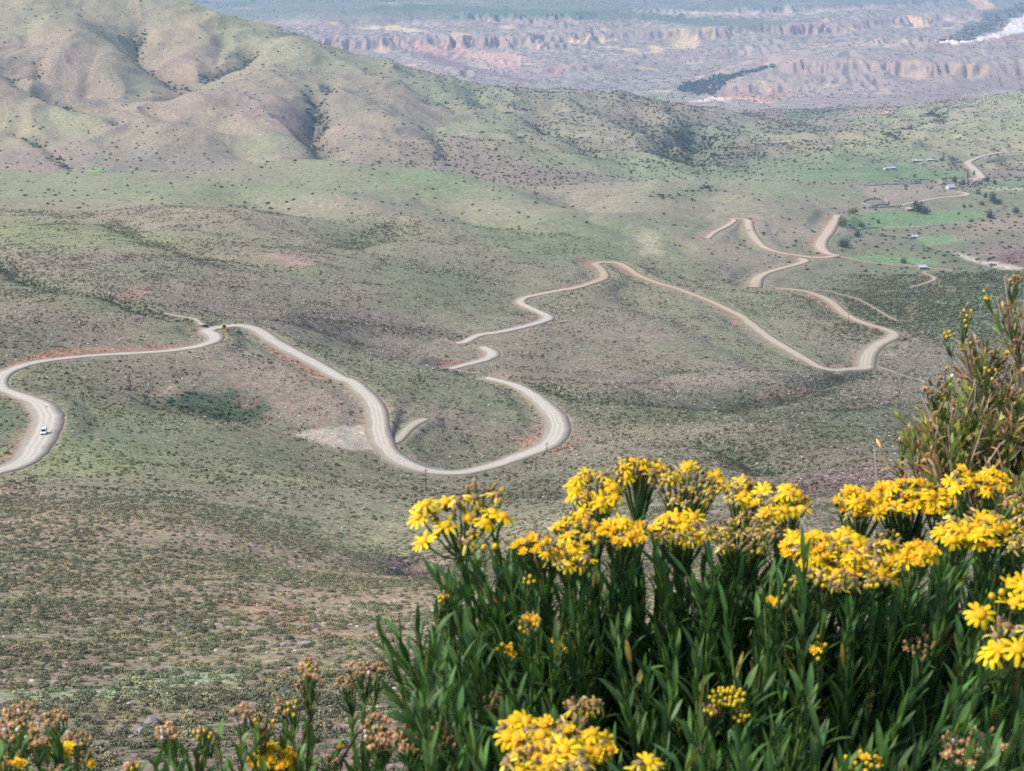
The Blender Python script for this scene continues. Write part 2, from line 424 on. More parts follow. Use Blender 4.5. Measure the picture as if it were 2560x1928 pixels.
road_loop = [Z6(553, 236) + (12,), Z6(560, 208) + (12,), Z6(578, 182) + (10,), Z6(620, 157) + (8,), Z6(690, 135) + (7,), Z6(760, 116) + (7,), Z6(830, 99) + (8.5,), Z6(860, 85) + (10,), Z6(853, 72) + (9,), Z6(822, 63) + (7,)]
road_hill = [Z3(262, 1462) + (6.5,), Z3(340, 1407) + (7,), Z3(425, 1357) + (7.5,), Z3(412, 1338) + (7,), Z3(440, 1331) + (6.5,), Z3(500, 1337) + (9,), Z3(515, 1362) + (10.5,), Z3(515, 1392) + (10.5,), Z3(545, 1450) + (11,), Z3(590, 1498) + (10,), Z3(660, 1533) + (9,),
             Z3(740, 1556) + (8,), Z3(800, 1566) + (8,), Z3(870, 1577) + (9,), Z3(930, 1583) + (9,), Z3(1000, 1579) + (8,), Z3(1060, 1568) + (8,)]
road_bend = [Z3(1075, 1570) + (6,), Z3(1030, 1562) + (8,), Z3(990, 1548) + (12,), Z3(958, 1515) + (14,), Z3(962, 1475) + (13,), Z3(1002, 1422) + (13,), Z3(1032, 1372) + (12,), Z3(1062, 1322) + (9,)]
road_valley = [Z3(1440, 1258) + (5,), Z3(1550, 1239) + (6,), Z3(1680, 1216) + (6,), Z3(1800, 1204) + (7,), Z3(1855, 1195) + (10,), Z3(1840, 1184) + (8,), Z3(1795, 1176) + (6,)]
road_exit = [Z3(1865, 1097) + (6,), Z3(1935, 1092) + (14,), Z3(1930, 1070) + (16,), Z3(1900, 1038) + (16,), Z3(1868, 1010) + (15,), Z3(1862, 997) + (12,), Z3(1890, 980) + (9,), Z3(1960, 956) + (8,), Z3(2050, 939) + (7.5,), Z3(2200, 931) + (7.5,), Z3(2380, 915) + (8,)]
track_farm = [Z3(1070, 1572) + (4,), Z3(1150, 1589) + (4,), Z3(1250, 1609) + (4,), Z3(1400, 1624) + (3.5,), Z3(1550, 1636) + (3.5,), Z3(1700, 1650) + (3.5,), Z3(1775, 1658) + (4,)]
track_stream = [Z6(1500, 245) + (3,), Z6(1570, 228) + (3.5,), Z6(1640, 203) + (4,), Z6(1658, 190) + (5,), Z6(1640, 175) + (4,), Z6(1598, 158) + (3.5,), Z6(1605, 148) + (3,), Z6(1680, 142) + (3,)]
track_bank = [Z6(870, 262) + (2.5,), Z6(1000, 268) + (2.5,), Z6(1100, 290) + (2.5,), Z6(1200, 320) + (2.5,), Z6(1300, 378) + (2.5,), Z6(1380, 425) + (3,), Z6(1430, 447) + (3.5,)]
track_house = [ZF(760, 705) + (3.5,), ZF(860, 690) + (4,), ZF(930, 670) + (4.5,), ZF(935, 640) + (5,), ZF(870, 612) + (4,)]
track_yard = [ZF(935, 640) + (4.5,), ZF(1000, 648) + (4,), ZF(1060, 652) + (3.5,)]
track_low = [Z6(1275, 728) + (4,), Z6(1330, 738) + (3,), Z6(1400, 765) + (2,), Z6(1500, 795) + (2,), Z6(1600, 820) + (2,)]
track_pad = [Z5(320, 1195) + (5,), Z5(350, 1180) + (5,), Z5(405, 1120) + (5,), Z5(465, 1070) + (5.5,), Z5(525, 1048) + (5,)]
track_spur = [Z4(1240, 470) + (3.5,), Z4(1190, 440) + (2.5,), Z4(1100, 420) + (2,), Z4(1010, 408) + (2,)]
ROAD_DEFS = [("dirt_road", main_near), ("dirt_road", road_mid), ("dirt_road", road_far), ("dirt_road", road_loop), ("dirt_road", road_hill), ("dirt_road", road_bend), ("dirt_road", road_valley), ("dirt_road", road_exit),
             ("dirt_path", track_farm), ("dirt_path", track_stream), ("dirt_path", track_bank), ("dirt_path", track_house), ("dirt_path", track_yard), ("dirt_path", track_low), ("dirt_path", track_pad), ("dirt_path", track_spur)]

roads = []
for name, pts in ROAD_DEFS:
    x, y = raycast(G1, [p[0] for p in pts], [p[1] for p in pts])
    w = [p[2] for p in pts]
    line = resample(np.stack([x, y, w], 1), 3.0)
    z = G1(line[:, 0], line[:, 1])
    k = 9 if name == "dirt_road" else 5
    if len(z) > 2 * k:
        zp = np.concatenate([np.full(k, z[0]), z, np.full(k, z[-1])])
        z = np.convolve(zp, np.ones(2 * k + 1) / (2 * k + 1), "valid")
    roads.append([name, line, z])

# noise relief, calm beside the roads
CALM = np.ones((NR, NC), np.float32)
for name, line, z in roads:
    for k in range(0, len(line) - 1, 14):
        seg = line[k:k + 15]
        rs, cs = window(seg, 45)
        d, t = seg_dist(X[rs, cs], Y[rs, cs], seg)
        CALM[rs, cs] = np.minimum(CALM[rs, cs], sstep(4, 42, d))

wx = X + 18 * noise2(X / 90, Y / 90, 3); wy = Y + 18 * noise2(X / 90, Y / 90, 4)
farw = sstep(1700, 2300, Y)
hillzone = sstep(1900, 2150, Y) * (1 - sstep(3300, 4000, Y))
midw = sstep(60, 500, Y)
N = 3.6 * noise2(wx / 150, wy / 150, 21) + 1.7 * noise2(wx / 62, wy / 62, 22) + 0.55 * noise2(X / 26, Y / 26, 23) + .25 * noise2(X / 11, Y / 11, 24)
Z += N * midw * CALM * (1 + .25 * farw)
Z += (0.22 * noise2(X / 9, Y / 9, 25) + 0.12 * noise2(X / 3.7, Y / 3.7, 26) + .06 * noise2(X / 1.6, Y / 1.6, 27)) * sstep(8, 60, Y) * (1 - sstep(400, 800, Y)) * CALM
# eroded spurs on the hills
rid = 1 - np.abs(noise2(wx / 210, wy / 260, 31)) * 1.6
rid2 = 1 - np.abs(noise2(wx / 90, wy / 110, 32)) * 1.6
Z += hillzone * (13.0 * (rid - .5) + 6.5 * (rid2 - .5) + 2.2 * (1 - np.abs(noise2(wx / 38, wy / 55, 33)) * 1.6 - .5))

# badlands: smooth slopes broken into fluted terraces
bz = sstep(4500, 5000, Y) * (1 - sstep(8300, 9000, Y))
i0 = int(np.searchsorted(YG, 4300)); i1 = int(np.searchsorted(YG, 9000))
BX, BY = X[i0:i1], Y[i0:i1]
bw = bz[i0:i1]
zin = Z[i0:i1] + 20 * noise2(BX / 760, BY / 520, 41) + 10 * noise2(BX / 300, BY / 260, 42)
fl1 = 1 - np.abs(noise2(BX / 95 + .6 * noise2(BX / 200, BY / 200, 45), BY / 240, 43)) * 2
fl2 = 1 - np.abs(noise2(BX / 36, BY / 110, 44)) * 2
rise = sstep(-572, -545, zin) * (1 - sstep(-437, -424, zin))
fl3 = 1 - np.abs(noise2(BX / 17, BY / 80, 46)) * 2
fam = .35 + .9 * sstep(-.3, .4, noise2(BX / 400, BY / 300, 50))
zin = zin + rise * fam * (8 * fl1 + 6 * fl2 + 3 * fl3)
PER = 66.0
ph = (zin + 600) / PER
fr = ph - np.floor(ph)
ter = (np.floor(ph) + 0.46 * fr + 0.54 * sstep(.56, .80, fr)) * PER - 600
BTER = rise * bw
tk = rise * (.30 + .70 * sstep(-.25, .35, noise2(BX / 330, BY / 260, 48) + .4 * noise2(BX / 90, BY / 90, 49)))
znew = zin * (1 - tk) + ter * tk
Z[i0:i1] = Z[i0:i1] * (1 - bw) + znew * bw
CLIFF = np.zeros((NR, NC), np.float32); CLIFF[i0:i1] = sstep(.48, .56, fr) * (1 - sstep(.78, .86, fr)) * BTER
FRAC = np.zeros((NR, NC), np.float32); FRAC[i0:i1] = ph
Z += (2.2 * noise2(X / 300, Y / 300, 47) * 4) * sstep(8400, 9500, Y)

# road benches
BANK = np.zeros((NR, NC), np.float32); VERGE = np.zeros((NR, NC), np.float32)
NAT = Z.copy()
BEN = np.zeros((NR, NC)); BENW = np.full((NR, NC), 1e-12); BENZ = np.zeros((NR, NC)); BD = np.full((NR, NC), 1e9)
for name, line, z in roads:
    for k in range(0, len(line) - 1, 14):
        seg = line[k:k + 15]; zz = z[k:k + 15]
        rs, cs = window(seg, 40)
        x, y = X[rs, cs], Y[rs, cs]
        d, t = seg_dist(x, y, seg)
        zr = np.interp(t.ravel(), np.arange(len(zz)), zz).reshape(t.shape)
        w = np.interp(t.ravel(), np.arange(len(zz)), seg[:, 2]).reshape(t.shape)
        sp = y * 0.0034
        core = w / 2 + (.6 if name == 'dirt_road' else .1) + sp * (1 if name == 'dirt_road' else .6)
        out = core + (7.0 if name == "dirt_road" else 2.0) + sp
        b = 1 - sstep(core, out, d)
        m = d - w / 2 < BD[rs, cs]
        BD[rs, cs] = np.where(m, d - w / 2, BD[rs, cs])
        wg = 1.0 / (np.maximum(d - w / 2, 0) + .7) ** 4
        BENZ[rs, cs] += wg * zr; BENW[rs, cs] += wg
        BEN[rs, cs] = np.maximum(b, BEN[rs, cs])
        if name == "dirt_road":
            up = NAT[rs, cs] - zr
            edge = (1 - sstep(2.5, 9.0, d - w / 2 + 1.5 * noise2(x / 6, y / 6, 51)))
            cutn = sstep(-.25, .5, noise2(x / 45, y / 45, 52) + .55)
            BANK[rs, cs] = np.maximum(BANK[rs, cs], edge * sstep(-.1, .8, up) * cutn)
            VERGE[rs, cs] = np.maximum(VERGE[rs, cs], (1 - sstep(.2, 2.0, d - w / 2 + 1.2 * noise2(x / 5, y / 5, 53))))
# level gravel pull-off beside the road
LOT = [(742, 1086), (770, 1078), (815, 1073), (860, 1066), (905, 1062), (928, 1062), (934, 1085), (950, 1122), (905, 1126), (860, 1122), (820, 1114), (775, 1100)]
lx, ly = raycast(G1, [p[0] for p in LOT], [p[1] for p in LOT]); lz = G1(lx, ly)
Am = np.stack([lx, ly, np.ones_like(lx)], 1); pc = np.linalg.lstsq(Am, lz, rcond=None)[0]
lpoly = np.stack([np.append(lx, lx[0]), np.append(ly, ly[0])], 1)
rs, cs = window(lpoly, 12)
ld_, _ = seg_dist(X[rs, cs], Y[rs, cs], lpoly)
ins = np.zeros(ld_.shape, bool)
for k in range(len(lx)):
    ax, ay = lpoly[k]; bx_, by_ = lpoly[k + 1]
    ins ^= ((ay > Y[rs, cs]) != (by_ > Y[rs, cs])) & (X[rs, cs] < (bx_ - ax) * (Y[rs, cs] - ay) / (by_ - ay + 1e-12) + ax)
lm = np.where(ins, 1.0, 1 - sstep(0, 8, ld_))
NAT[rs, cs] = NAT[rs, cs] * (1 - lm) + (pc[0] * X[rs, cs] + pc[1] * Y[rs, cs] + pc[2]) * lm
BD[rs, cs] = np.where(ins, -5, BD[rs, cs]); BANK[rs, cs] = np.where(ins | (ld_ < 4), 0, BANK[rs, cs])
Z = NAT * (1 - BEN) + np.where(BEN > 0, BENZ / BENW, NAT) * BEN
GR = Grid(Z)
# ---------------------------------------------------------------- land cover (ground colours with some shade painted in, mapped on the terrain)
def Z2(x, y): return (850 + x / 2.45, y / 2.45)
def Z7(x, y): return (x / 2.4578, 1250 + y / 2.4578)
def Z8(x, y): return (850 + x / 2.4578, 1250 + y / 2.4578)


CPTS = [
    # foreground slope
    (300, 1880, 104, 104, 80), (800, 1880, 108, 102, 84), (300, 1760, 112, 112, 82), (100, 1690, 112, 112, 84), (700, 1640, 128, 124, 90), (400, 1600, 132, 128, 90), (100, 1580, 118, 120, 86),
    (200, 1450, 126, 124, 88), (500, 1400, 130, 128, 90), (620, 1470, 148, 136, 104), (820, 1500, 150, 138, 104), (880, 1600, 130, 124, 96), (800, 1400, 146, 132, 102), (100, 1340, 142, 128, 100), (350, 1300, 146, 134, 102), (250, 1380, 124, 128, 88),
    (0, 1230, 140, 128, 104), (300, 1230, 128, 132, 100), (600, 1240, 132, 132, 102), (800, 1250, 134, 134, 104), (980, 1300, 134, 140, 102), (950, 1370, 142, 150, 108), (1200, 1400, 130, 124, 100), (1600, 1400, 118, 110, 96), (2100, 1350, 110, 104, 90), (1100, 1270, 130, 128, 102), (1300, 1230, 122, 122, 96),
    # grassland by the road
    (250, 1130, 136, 146, 98), (420, 1060, 140, 148, 100), (650, 1130, 138, 142, 100), (800, 1180, 138, 136, 106), (560, 1180, 140, 142, 102), (150, 950, 138, 140, 104), (20, 1070, 118, 134, 96), (300, 960, 148, 136, 114), (450, 920, 156, 138, 118), (620, 920, 164, 142, 126), (780, 990, 160, 138, 124), (850, 1010, 162, 138, 126), (1000, 1060, 156, 142, 122), (1180, 1060, 152, 140, 120), (1050, 1120, 132, 130, 104), (1180, 1110, 128, 128, 102),
    (200, 830, 148, 132, 116), (60, 850, 136, 130, 108), (350, 800, 150, 138, 116), (260, 770, 142, 144, 106), (420, 810, 138, 142, 106), (80, 720, 142, 146, 106), (20, 780, 156, 138, 118), (700, 860, 142, 144, 112), (830, 900, 142, 146, 112), (960, 950, 144, 144, 112), (1080, 970, 138, 144, 108), (1180, 1000, 136, 144, 108), (1280, 900, 150, 138, 116),
    (560, 780, 148, 132, 116), (700, 780, 156, 136, 122), (850, 800, 158, 138, 124), (1000, 840, 156, 138, 122), (640, 740, 142, 142, 110),
    (120, 660, 158, 144, 122), (300, 700, 150, 142, 116), (240, 640, 160, 142, 122), (400, 680, 146, 146, 112), (520, 720, 160, 140, 122), (600, 700, 156, 142, 120), (760, 660, 142, 150, 108), (700, 640, 152, 146, 114),
    (1000, 720, 142, 150, 108), (1080, 700, 136, 146, 104), (920, 740, 158, 142, 122), (1200, 700, 146, 144, 112), (1350, 680, 148, 142, 114), (1200, 760, 142, 144, 108), (1000, 760, 140, 146, 106), (900, 690, 152, 146, 114),
    (1500, 740, 152, 144, 116), (1400, 830, 154, 142, 118), (1600, 830, 160, 142, 126), (1550, 900, 150, 142, 116), (1750, 860, 146, 146, 112), (1900, 890, 140, 148, 106), (1750, 930, 152, 140, 120), (1600, 960, 158, 138, 124), (1750, 960, 160, 140, 126), (1450, 940, 150, 138, 118),
    (1800, 740, 148, 150, 108), (1900, 770, 140, 150, 106), (2000, 810, 150, 144, 116), (1950, 760, 142, 144, 112), (2050, 850, 148, 142, 116), (2080, 790, 142, 142, 112), (1850, 690, 156, 142, 124), (1600, 680, 150, 150, 114),
    (1700, 1040, 116, 126, 90), (1900, 1020, 124, 126, 98), (2100, 1000, 132, 128, 106), (2150, 960, 136, 126, 108), (1600, 1080, 150, 140, 114), (1750, 1090, 156, 140, 120), (1900, 1090, 132, 130, 102), (2100, 1080, 116, 124, 92), (2200, 1040, 118, 124, 94), (1480, 1110, 150, 138, 114), (1500, 1180, 132, 130, 102), (2000, 1140, 128, 122, 100),
    (2280, 890, 142, 132, 114), (2350, 940, 136, 128, 110), (2250, 800, 126, 134, 100), (2350, 760, 122, 136, 98), (2450, 800, 124, 140, 100), (2200, 740, 128, 132, 102), (2300, 700, 130, 134, 104), (2100, 700, 136, 142, 106), (2150, 660, 134, 142, 104),
    # rolling ridge
    (200, 620, 160, 164, 108), (100, 580, 150, 164, 96), (250, 590, 154, 162, 100), (50, 530, 162, 154, 118), (300, 530, 166, 152, 126), (500, 560, 160, 150, 120), (650, 540, 164, 152, 124), (500, 500, 158, 164, 116), (350, 480, 150, 164, 114), (150, 470, 154, 164, 116), (700, 470, 152, 164, 114), (600, 440, 162, 156, 126), (850, 430, 156, 166, 118), (950, 470, 156, 162, 120), (800, 520, 166, 154, 128), (750, 600, 160, 152, 120), (900, 560, 150, 152, 114), (1000, 540, 164, 154, 124), (1100, 620, 160, 148, 122), (1000, 620, 154, 150, 116), (720, 640, 172, 148, 130), (950, 610, 140, 150, 102),
    (1080, 445, 140, 168, 110), (1200, 470, 152, 166, 116), (1150, 510, 158, 156, 124), (1300, 520, 160, 158, 124), (1400, 560, 150, 160, 116), (1450, 590, 148, 164, 112), (1350, 600, 142, 158, 110), (1500, 620, 134, 150, 106), (1450, 490, 166, 152, 130), (1550, 540, 156, 154, 120), (1600, 600, 150, 156, 112), (1650, 620, 164, 162, 126), (1580, 570, 152, 166, 110), (1700, 680, 150, 150, 114), (1780, 620, 168, 148, 132), (1720, 520, 162, 154, 126), (1800, 500, 164, 158, 126), (1900, 540, 168, 150, 132), (2000, 560, 166, 152, 130), (1850, 620, 160, 152, 124), (1680, 470, 160, 164, 124), (1950, 480, 150, 164, 118),
    # valley on the right
    (2000, 470, 150, 162, 122), (2100, 520, 164, 150, 130), (2200, 560, 126, 146, 98), (2150, 610, 132, 140, 104), (2280, 600, 136, 140, 112), (2350, 640, 118, 136, 98), (2250, 650, 130, 150, 100), (2450, 580, 140, 132, 114), (2530, 560, 160, 138, 124), (2520, 630, 140, 118, 108), (2430, 690, 114, 134, 98), (2520, 500, 134, 146, 108), (2400, 520, 140, 146, 112), (2480, 470, 140, 142, 116), (2520, 430, 150, 140, 122), (2000, 400, 138, 154, 112), (1900, 420, 128, 146, 106), (2100, 400, 130, 154, 108), (2200, 390, 136, 152, 112),
    (2300, 340, 166, 166, 122), (2450, 360, 168, 164, 124), (2500, 300, 160, 166, 120), (2150, 370, 158, 166, 120), (2000, 360, 158, 158, 124), (2200, 300, 150, 162, 118), (2350, 300, 164, 160, 124), (1900, 370, 142, 136, 118), (1850, 400, 130, 128, 112), (1800, 340, 140, 150, 116), (1900, 320, 148, 150, 122), (2050, 310, 150, 146, 124), (1950, 290, 160, 142, 128), (1780, 290, 150, 146, 124), (2550, 250, 160, 162, 124),
    # hills
    (80, 60, 160, 156, 118), (200, 40, 170, 160, 122), (150, 130, 174, 154, 126), (40, 130, 168, 150, 124), (250, 180, 172, 152, 126), (300, 100, 158, 158, 118), (180, 220, 172, 150, 126), (400, 120, 172, 152, 126), (500, 80, 176, 162, 124), (600, 70, 166, 168, 118), (520, 150, 178, 154, 130), (440, 180, 176, 152, 130), (640, 140, 166, 166, 122), (330, 200, 160, 158, 120),
    (700, 120, 164, 160, 124), (800, 150, 158, 160, 122), (620, 190, 164, 154, 124), (560, 220, 154, 148, 120), (700, 230, 168, 152, 128), (660, 290, 176, 152, 132), (740, 310, 170, 148, 128), (860, 250, 150, 142, 120), (900, 200, 160, 152, 124), (950, 280, 158, 148, 124), (900, 350, 152, 142, 120), (1000, 340, 164, 146, 126), (1000, 240, 162, 148, 126), (1100, 250, 148, 156, 120), (1100, 210, 152, 160, 122), (1250, 260, 150, 158, 120), (1150, 320, 154, 158, 122), (1350, 290, 158, 152, 124), (1450, 270, 160, 154, 126), (1300, 340, 154, 156, 122), (1500, 340, 158, 152, 124), (1400, 400, 152, 162, 120), (1200, 400, 150, 138, 120), (1350, 430, 152, 136, 122), (1600, 300, 156, 148, 124), (1600, 420, 140, 158, 114), (1700, 390, 136, 140, 114), (1050, 390, 158, 144, 124),
    (450, 280, 176, 154, 130), (540, 310, 172, 156, 126), (640, 360, 162, 164, 122), (480, 340, 164, 148, 126), (350, 310, 168, 152, 126), (100, 250, 170, 152, 128), (150, 300, 158, 166, 120), (60, 290, 172, 158, 126), (50, 330, 174, 164, 124), (200, 370, 168, 150, 128), (300, 400, 150, 142, 122), (450, 400, 154, 146, 124), (100, 400, 164, 146, 126), (700, 400, 164, 154, 128),
]
cp = np.array(CPTS, float)
cx, cy = raycast(GR, cp[:, 0], cp[:, 1])
cq, cs_ = cx / cy, np.log(cy)
ccol = s2l(cp[:, 2:])
tq2 = np.linspace(-0.45, 0.45, 300); ts2 = np.linspace(math.log(55), math.log(5200), 520)
A2, B2 = np.meshgrid(tq2, ts2)
acc = np.zeros(A2.shape + (3,)); wsum = np.zeros(A2.shape)
for k in range(len(cq)):
    d2 = (A2 - cq[k]) ** 2 + (B2 - cs_[k]) ** 2
    wgt = 1.0 / (d2 + 2e-4) ** 2
    wsum += wgt; acc += wgt[..., None] * ccol[k]
CTAB = acc / wsum[..., None]

wq = X + (.05 * Y) * .35 * fbm(X / (.05 * Y + 6), Y / (.05 * Y + 6), 3, 61)
wyy = Y + (.09 * Y) * .35 * fbm(X / (.05 * Y + 6), Y / (.05 * Y + 6), 3, 62)
fi = (np.log(np.maximum(wyy, 56)) - ts2[0]) / (ts2[1] - ts2[0]); fj = (wq / np.maximum(wyy, 20) - tq2[0]) / (tq2[1] - tq2[0])
fi = np.clip(fi, 0, len(ts2) - 1.001); fj = np.clip(fj, 0, len(tq2) - 1.001)
i_, j_ = fi.astype(int), fj.astype(int); a_, b_ = (fi - i_)[..., None], (fj - j_)[..., None]
COV = (CTAB[i_, j_] * (1 - a_) * (1 - b_) + CTAB[i_ + 1, j_] * a_ * (1 - b_) + CTAB[i_, j_ + 1] * (1 - a_) * b_ + CTAB[i_ + 1, j_ + 1] * a_ * b_).astype(np.float32)
del wq, wyy, fi, fj, i_, j_, a_, b_

# soil / grass mottling
m1 = fbm(wx / 55, wy / 55, 3, 71); m2 = fbm(X / 14, Y / 14, 3, 72); m3 = noise2(X / 3.5, Y / 3.5, 73)
mot = (.55 * m1 + .6 * m2 + .35 * m3).astype(np.float32)
COV *= np.stack([1 + .13 * mot, 1 + .08 * mot, 1 + .12 * mot], -1)
lum = (noise2(X / 6, Y / 6, 74) * .10 + noise2(X / 19, Y / 19, 75) * .08).astype(np.float32)
COV *= (1 + lum)[..., None]
nz_ = (1 - sstep(330, 430, Y)) * sstep(55, 70, Y)
COV += nz_[..., None] * .45 * (s2l((158, 142, 116)) * (1 + .25 * m2[..., None]) - COV)

# the middle slopes are duller and a little darker than the hills
mz = (sstep(380, 560, Y) * (1 - .45 * sstep(1500, 2300, Y)))[..., None]
gm_ = COV.mean(-1, keepdims=True)
COV += mz * ((COV + (gm_ * np.array([1.09, 1.06, .76], np.float32) - COV) * .42) * np.array([.81, .83, .76], np.float32) - COV)
hz_ = (sstep(1900, 2100, Y))[..., None] * .15
COV += hz_ * (COV * .75 - COV)
# badlands and plateau
bq = sstep(3900, 4600, Y)[i0 - 60:]
r0 = i0 - 60
bx, by = X[r0:], Y[r0:]
lav = s2l((164, 151, 138)); grn = s2l((104, 120, 92)); pal = s2l((188, 172, 156)); yel = s2l((226, 196, 140)); tea = s2l((126, 138, 120))
b1 = fbm(bx / 260, by / 260, 4, 81); b2 = fbm(bx / 60, by / 60, 3, 82); b3 = noise2(bx / 22, by / 30, 83)
C = lav + (pal - lav) * sstep(-.1, .5, b1)[..., None]
C = C * (1 + .20 * b2 + .16 * b3)[..., None]
cl = CLIFF[r0:][..., None]
C = C * (1 - cl * .15) + cl * .15 * s2l((196, 150, 132))
flat = 1 - sstep(.35, .55, (FRAC[r0:] - np.floor(FRAC[r0:])))
veg = sstep(.05, .35, noise2(bx / 30, by / 40, 84) + .4 * b1) * (.35 + .45 * flat) * (1 - CLIFF[r0:])
C = C + (grn - C) * (veg * .8)[..., None]
yb = sstep(.36, .5, fbm(bx / 150, by / 170, 2, 85)) * sstep(.25, .45, FRAC[r0:] - np.floor(FRAC[r0:]))
C = C + (yel - C) * (yb * .65)[..., None]
# plateau
top = sstep(-444, -434, Z[r0:]) * sstep(6600, 7000, by)
top = np.maximum(top, sstep(8000, 8600, by)) * sstep(6500, 6800, by)
pl = tea + (pal - tea) * (sstep(.25, .6, fbm(bx / 500, by / 260, 4, 86)) * .8)[..., None]
pl = pl * (1 + .15 * fbm(bx / 70, by / 70, 3, 87))[..., None]
C = C + (pl - C) * top[..., None]
COV[r0:] = COV[r0:] * (1 - bq[..., None]) + C * bq[..., None]
del C, b1, b2, b3, pl

# gullies crowded with shrubs, road verges and cut banks
gv = np.clip(GULLY, 0, 1.2)[..., None] * (.75 + .25 * np.clip(m2, -1, 1))[..., None]
COV += (s2l((92, 104, 78)) - COV) * np.clip(gv * .75, 0, 1)
COV += (s2l((166, 150, 126)) - COV) * (VERGE * .55)[..., None]
bcol = s2l((156, 122, 100)) * (1 + .25 * noise2(X / 4, Y / 4, 55) + .15 * noise2(X / 1.7, Y / 1.7, 56))[..., None]
COV += (bcol - COV) * (BANK * (.14 + .66 * sstep(.08, .4, noise2(X / 60, Y / 60, 57))))[..., None]


def poly_window(pts, feather, warp=1.0, grid=None):
    x, y = raycast(grid or GR, [p[0] for p in pts], [p[1] for p in pts])
    poly = np.stack([x, y], 1)
    closed = np.vstack([poly, poly[:1]])
    rs, cs = window(closed, feather * 3)
    px, py = X[rs, cs], Y[rs, cs]
    px = px + warp * feather * noise2(px / (feather * 3), py / (feather * 3), 95)
    py = py + warp * feather * noise2(px / (feather * 3), py / (feather * 3), 96)
    d, _ = seg_dist(px, py, closed)
    ins = np.zeros(px.shape, bool)
    n = len(poly)
    for k in range(n):
        ax, ay = poly[k]; bx_, by_ = poly[(k + 1) % n]
        c = ((ay > py) != (by_ > py)) & (px < (bx_ - ax) * (py - ay) / (by_ - ay + 1e-12) + ax)
        ins ^= c
    return rs, cs, sstep(-feather, feather, np.where(ins, d, -d))


def paint(pts, rgb, feather, k=1.0, warp=1.0, var=.12):
    rs, cs, m = poly_window(pts, feather, warp)
    c = s2l(rgb) * (1 + var * noise2(X[rs, cs] / (feather * 1.7), Y[rs, cs] / (feather * 1.7), 97) + var * .7 * m3[rs, cs])[..., None]
    COV[rs, cs] += (c - COV[rs, cs]) * (m * k)[..., None]
    return rs, cs, m


def ZP(f, s):
    v = [float(t) for t in s.split()]
    return [f(v[i], v[i + 1]) for i in range(0, len(v), 2)]


RED = (196, 154, 138)
paint(ZP(Z2, "300 230 520 272 760 295 1000 318 1145 350 1065 415 960 408 860 378 740 348 600 338 430 290"), RED, 22, .9, .7, .2)
paint(ZP(Z2, "740 300 1000 320 1140 350 1060 412 900 385 780 350"), (220, 182, 160), 20, .6, .8, .2)
paint(ZP(Z2, "1260 455 1310 402 1375 410 1345 468"), RED, 18, .85, .8)
paint(ZP(Z2, "300 262 600 345 800 405 1000 450 1200 490 1120 505 900 455 640 405 420 320"), (136, 112, 116), 25, .85)  # purple-grey strip: shade beside the red cliff, painted into the ground colour
for s in ("2020 292 2075 212 2195 218 2205 285 2120 302", "1555 292 1700 300 1845 332 1845 300 1640 282", "1325 268 1500 262 1700 232 1640 225 1560 250 1400 252", "60 172 200 160 330 150 570 192 400 198 200 180", "1880 325 1900 280 1990 290 1975 325", "970 165 1040 150 1080 175 1010 180"):
    paint(ZP(Z2, s), (232, 204, 150), 16, .85, 1, .15)
for s in ("1480 90 1560 100 1640 155 1500 150", "1850 -10 1980 -10 2035 50 1930 62", "1430 455 1610 418 1600 485 1460 475", "1170 378 1240 358 1210 408", "1330 400 1392 408 1365 435", "1455 385 1560 365 1560 385 1480 398", "1785 415 1900 385 1890 405 1800 430", "1885 465 1960 408 2005 420 1950 472", "1090 385 1150 365 1150 385", "1280 385 1310 372 1300 400"):
    paint(ZP(Z3, s), (226, 196, 146), 16, .8, 1, .15)
paint(ZP(Z3, "305 602 370 548 500 553 640 570 760 563 740 612 650 637 500 602 400 607"), (196, 152, 134), 16, .9, .7, .2)
paint(ZP(Z3, "340 585 500 590 650 620 650 637 500 604 320 602"), (232, 176, 150), 12, .7, .7, .2)
paint(ZP(Z3, "1310 702 1390 662 1385 692 1340 708"), (226, 176, 150), 12, .8)
paint(ZP(Z3, "1560 300 1700 285 1760 300 1680 330"), (176, 124, 116), 18, .6)
paint(ZP(Z3, "1500 540 1800 500 2000 420 2205 380 2205 540 2000 560 1800 600 1400 620"), (128, 112, 116), 40, .55)  # shaded part of the right badlands, the shade painted as ground colour
paint(ZP(Z3, "350 545 600 430 850 370 1100 320 1500 300 1850 270 2205 270 2205 540 1700 600 1300 690 900 640 500 600"), (150, 136, 124), 60, .45)
paint(ZP(Z3, "2060 230 2205 190 2205 240 2080 250"), (150, 116, 116), 25, .8)
for s in ("130 500 270 478 420 458 560 428 640 398 740 395 640 418 500 452 400 492 335 542 300 582 160 582 90 560", "1660 265 1760 218 1830 158 1950 108 2080 58 2205 5 2300 -30 2300 60 2205 88 2110 120 2060 180 1900 238 1740 247"):
    paint(ZP(Z3, s), (92, 108, 86), 40, .8, 1.3)
paint(ZP(Z3, "740 705 900 680 1100 672 1130 690 960 715 800 735"), (112, 138, 100), 20, .8)
paint(ZP(Z2, "2130 625 2210 610 2400 596 2400 604 2230 625"), (226, 206, 190), 8, .9, .4)
paint(ZP(Z2, "1880 575 2205 585 2205 598 1900 590"), (120, 168, 120), 10, .8)
paint(ZP(Z2, "1820 1412 1960 1400 1975 1560 1850 1562"), (176, 172, 130), 6, .8)
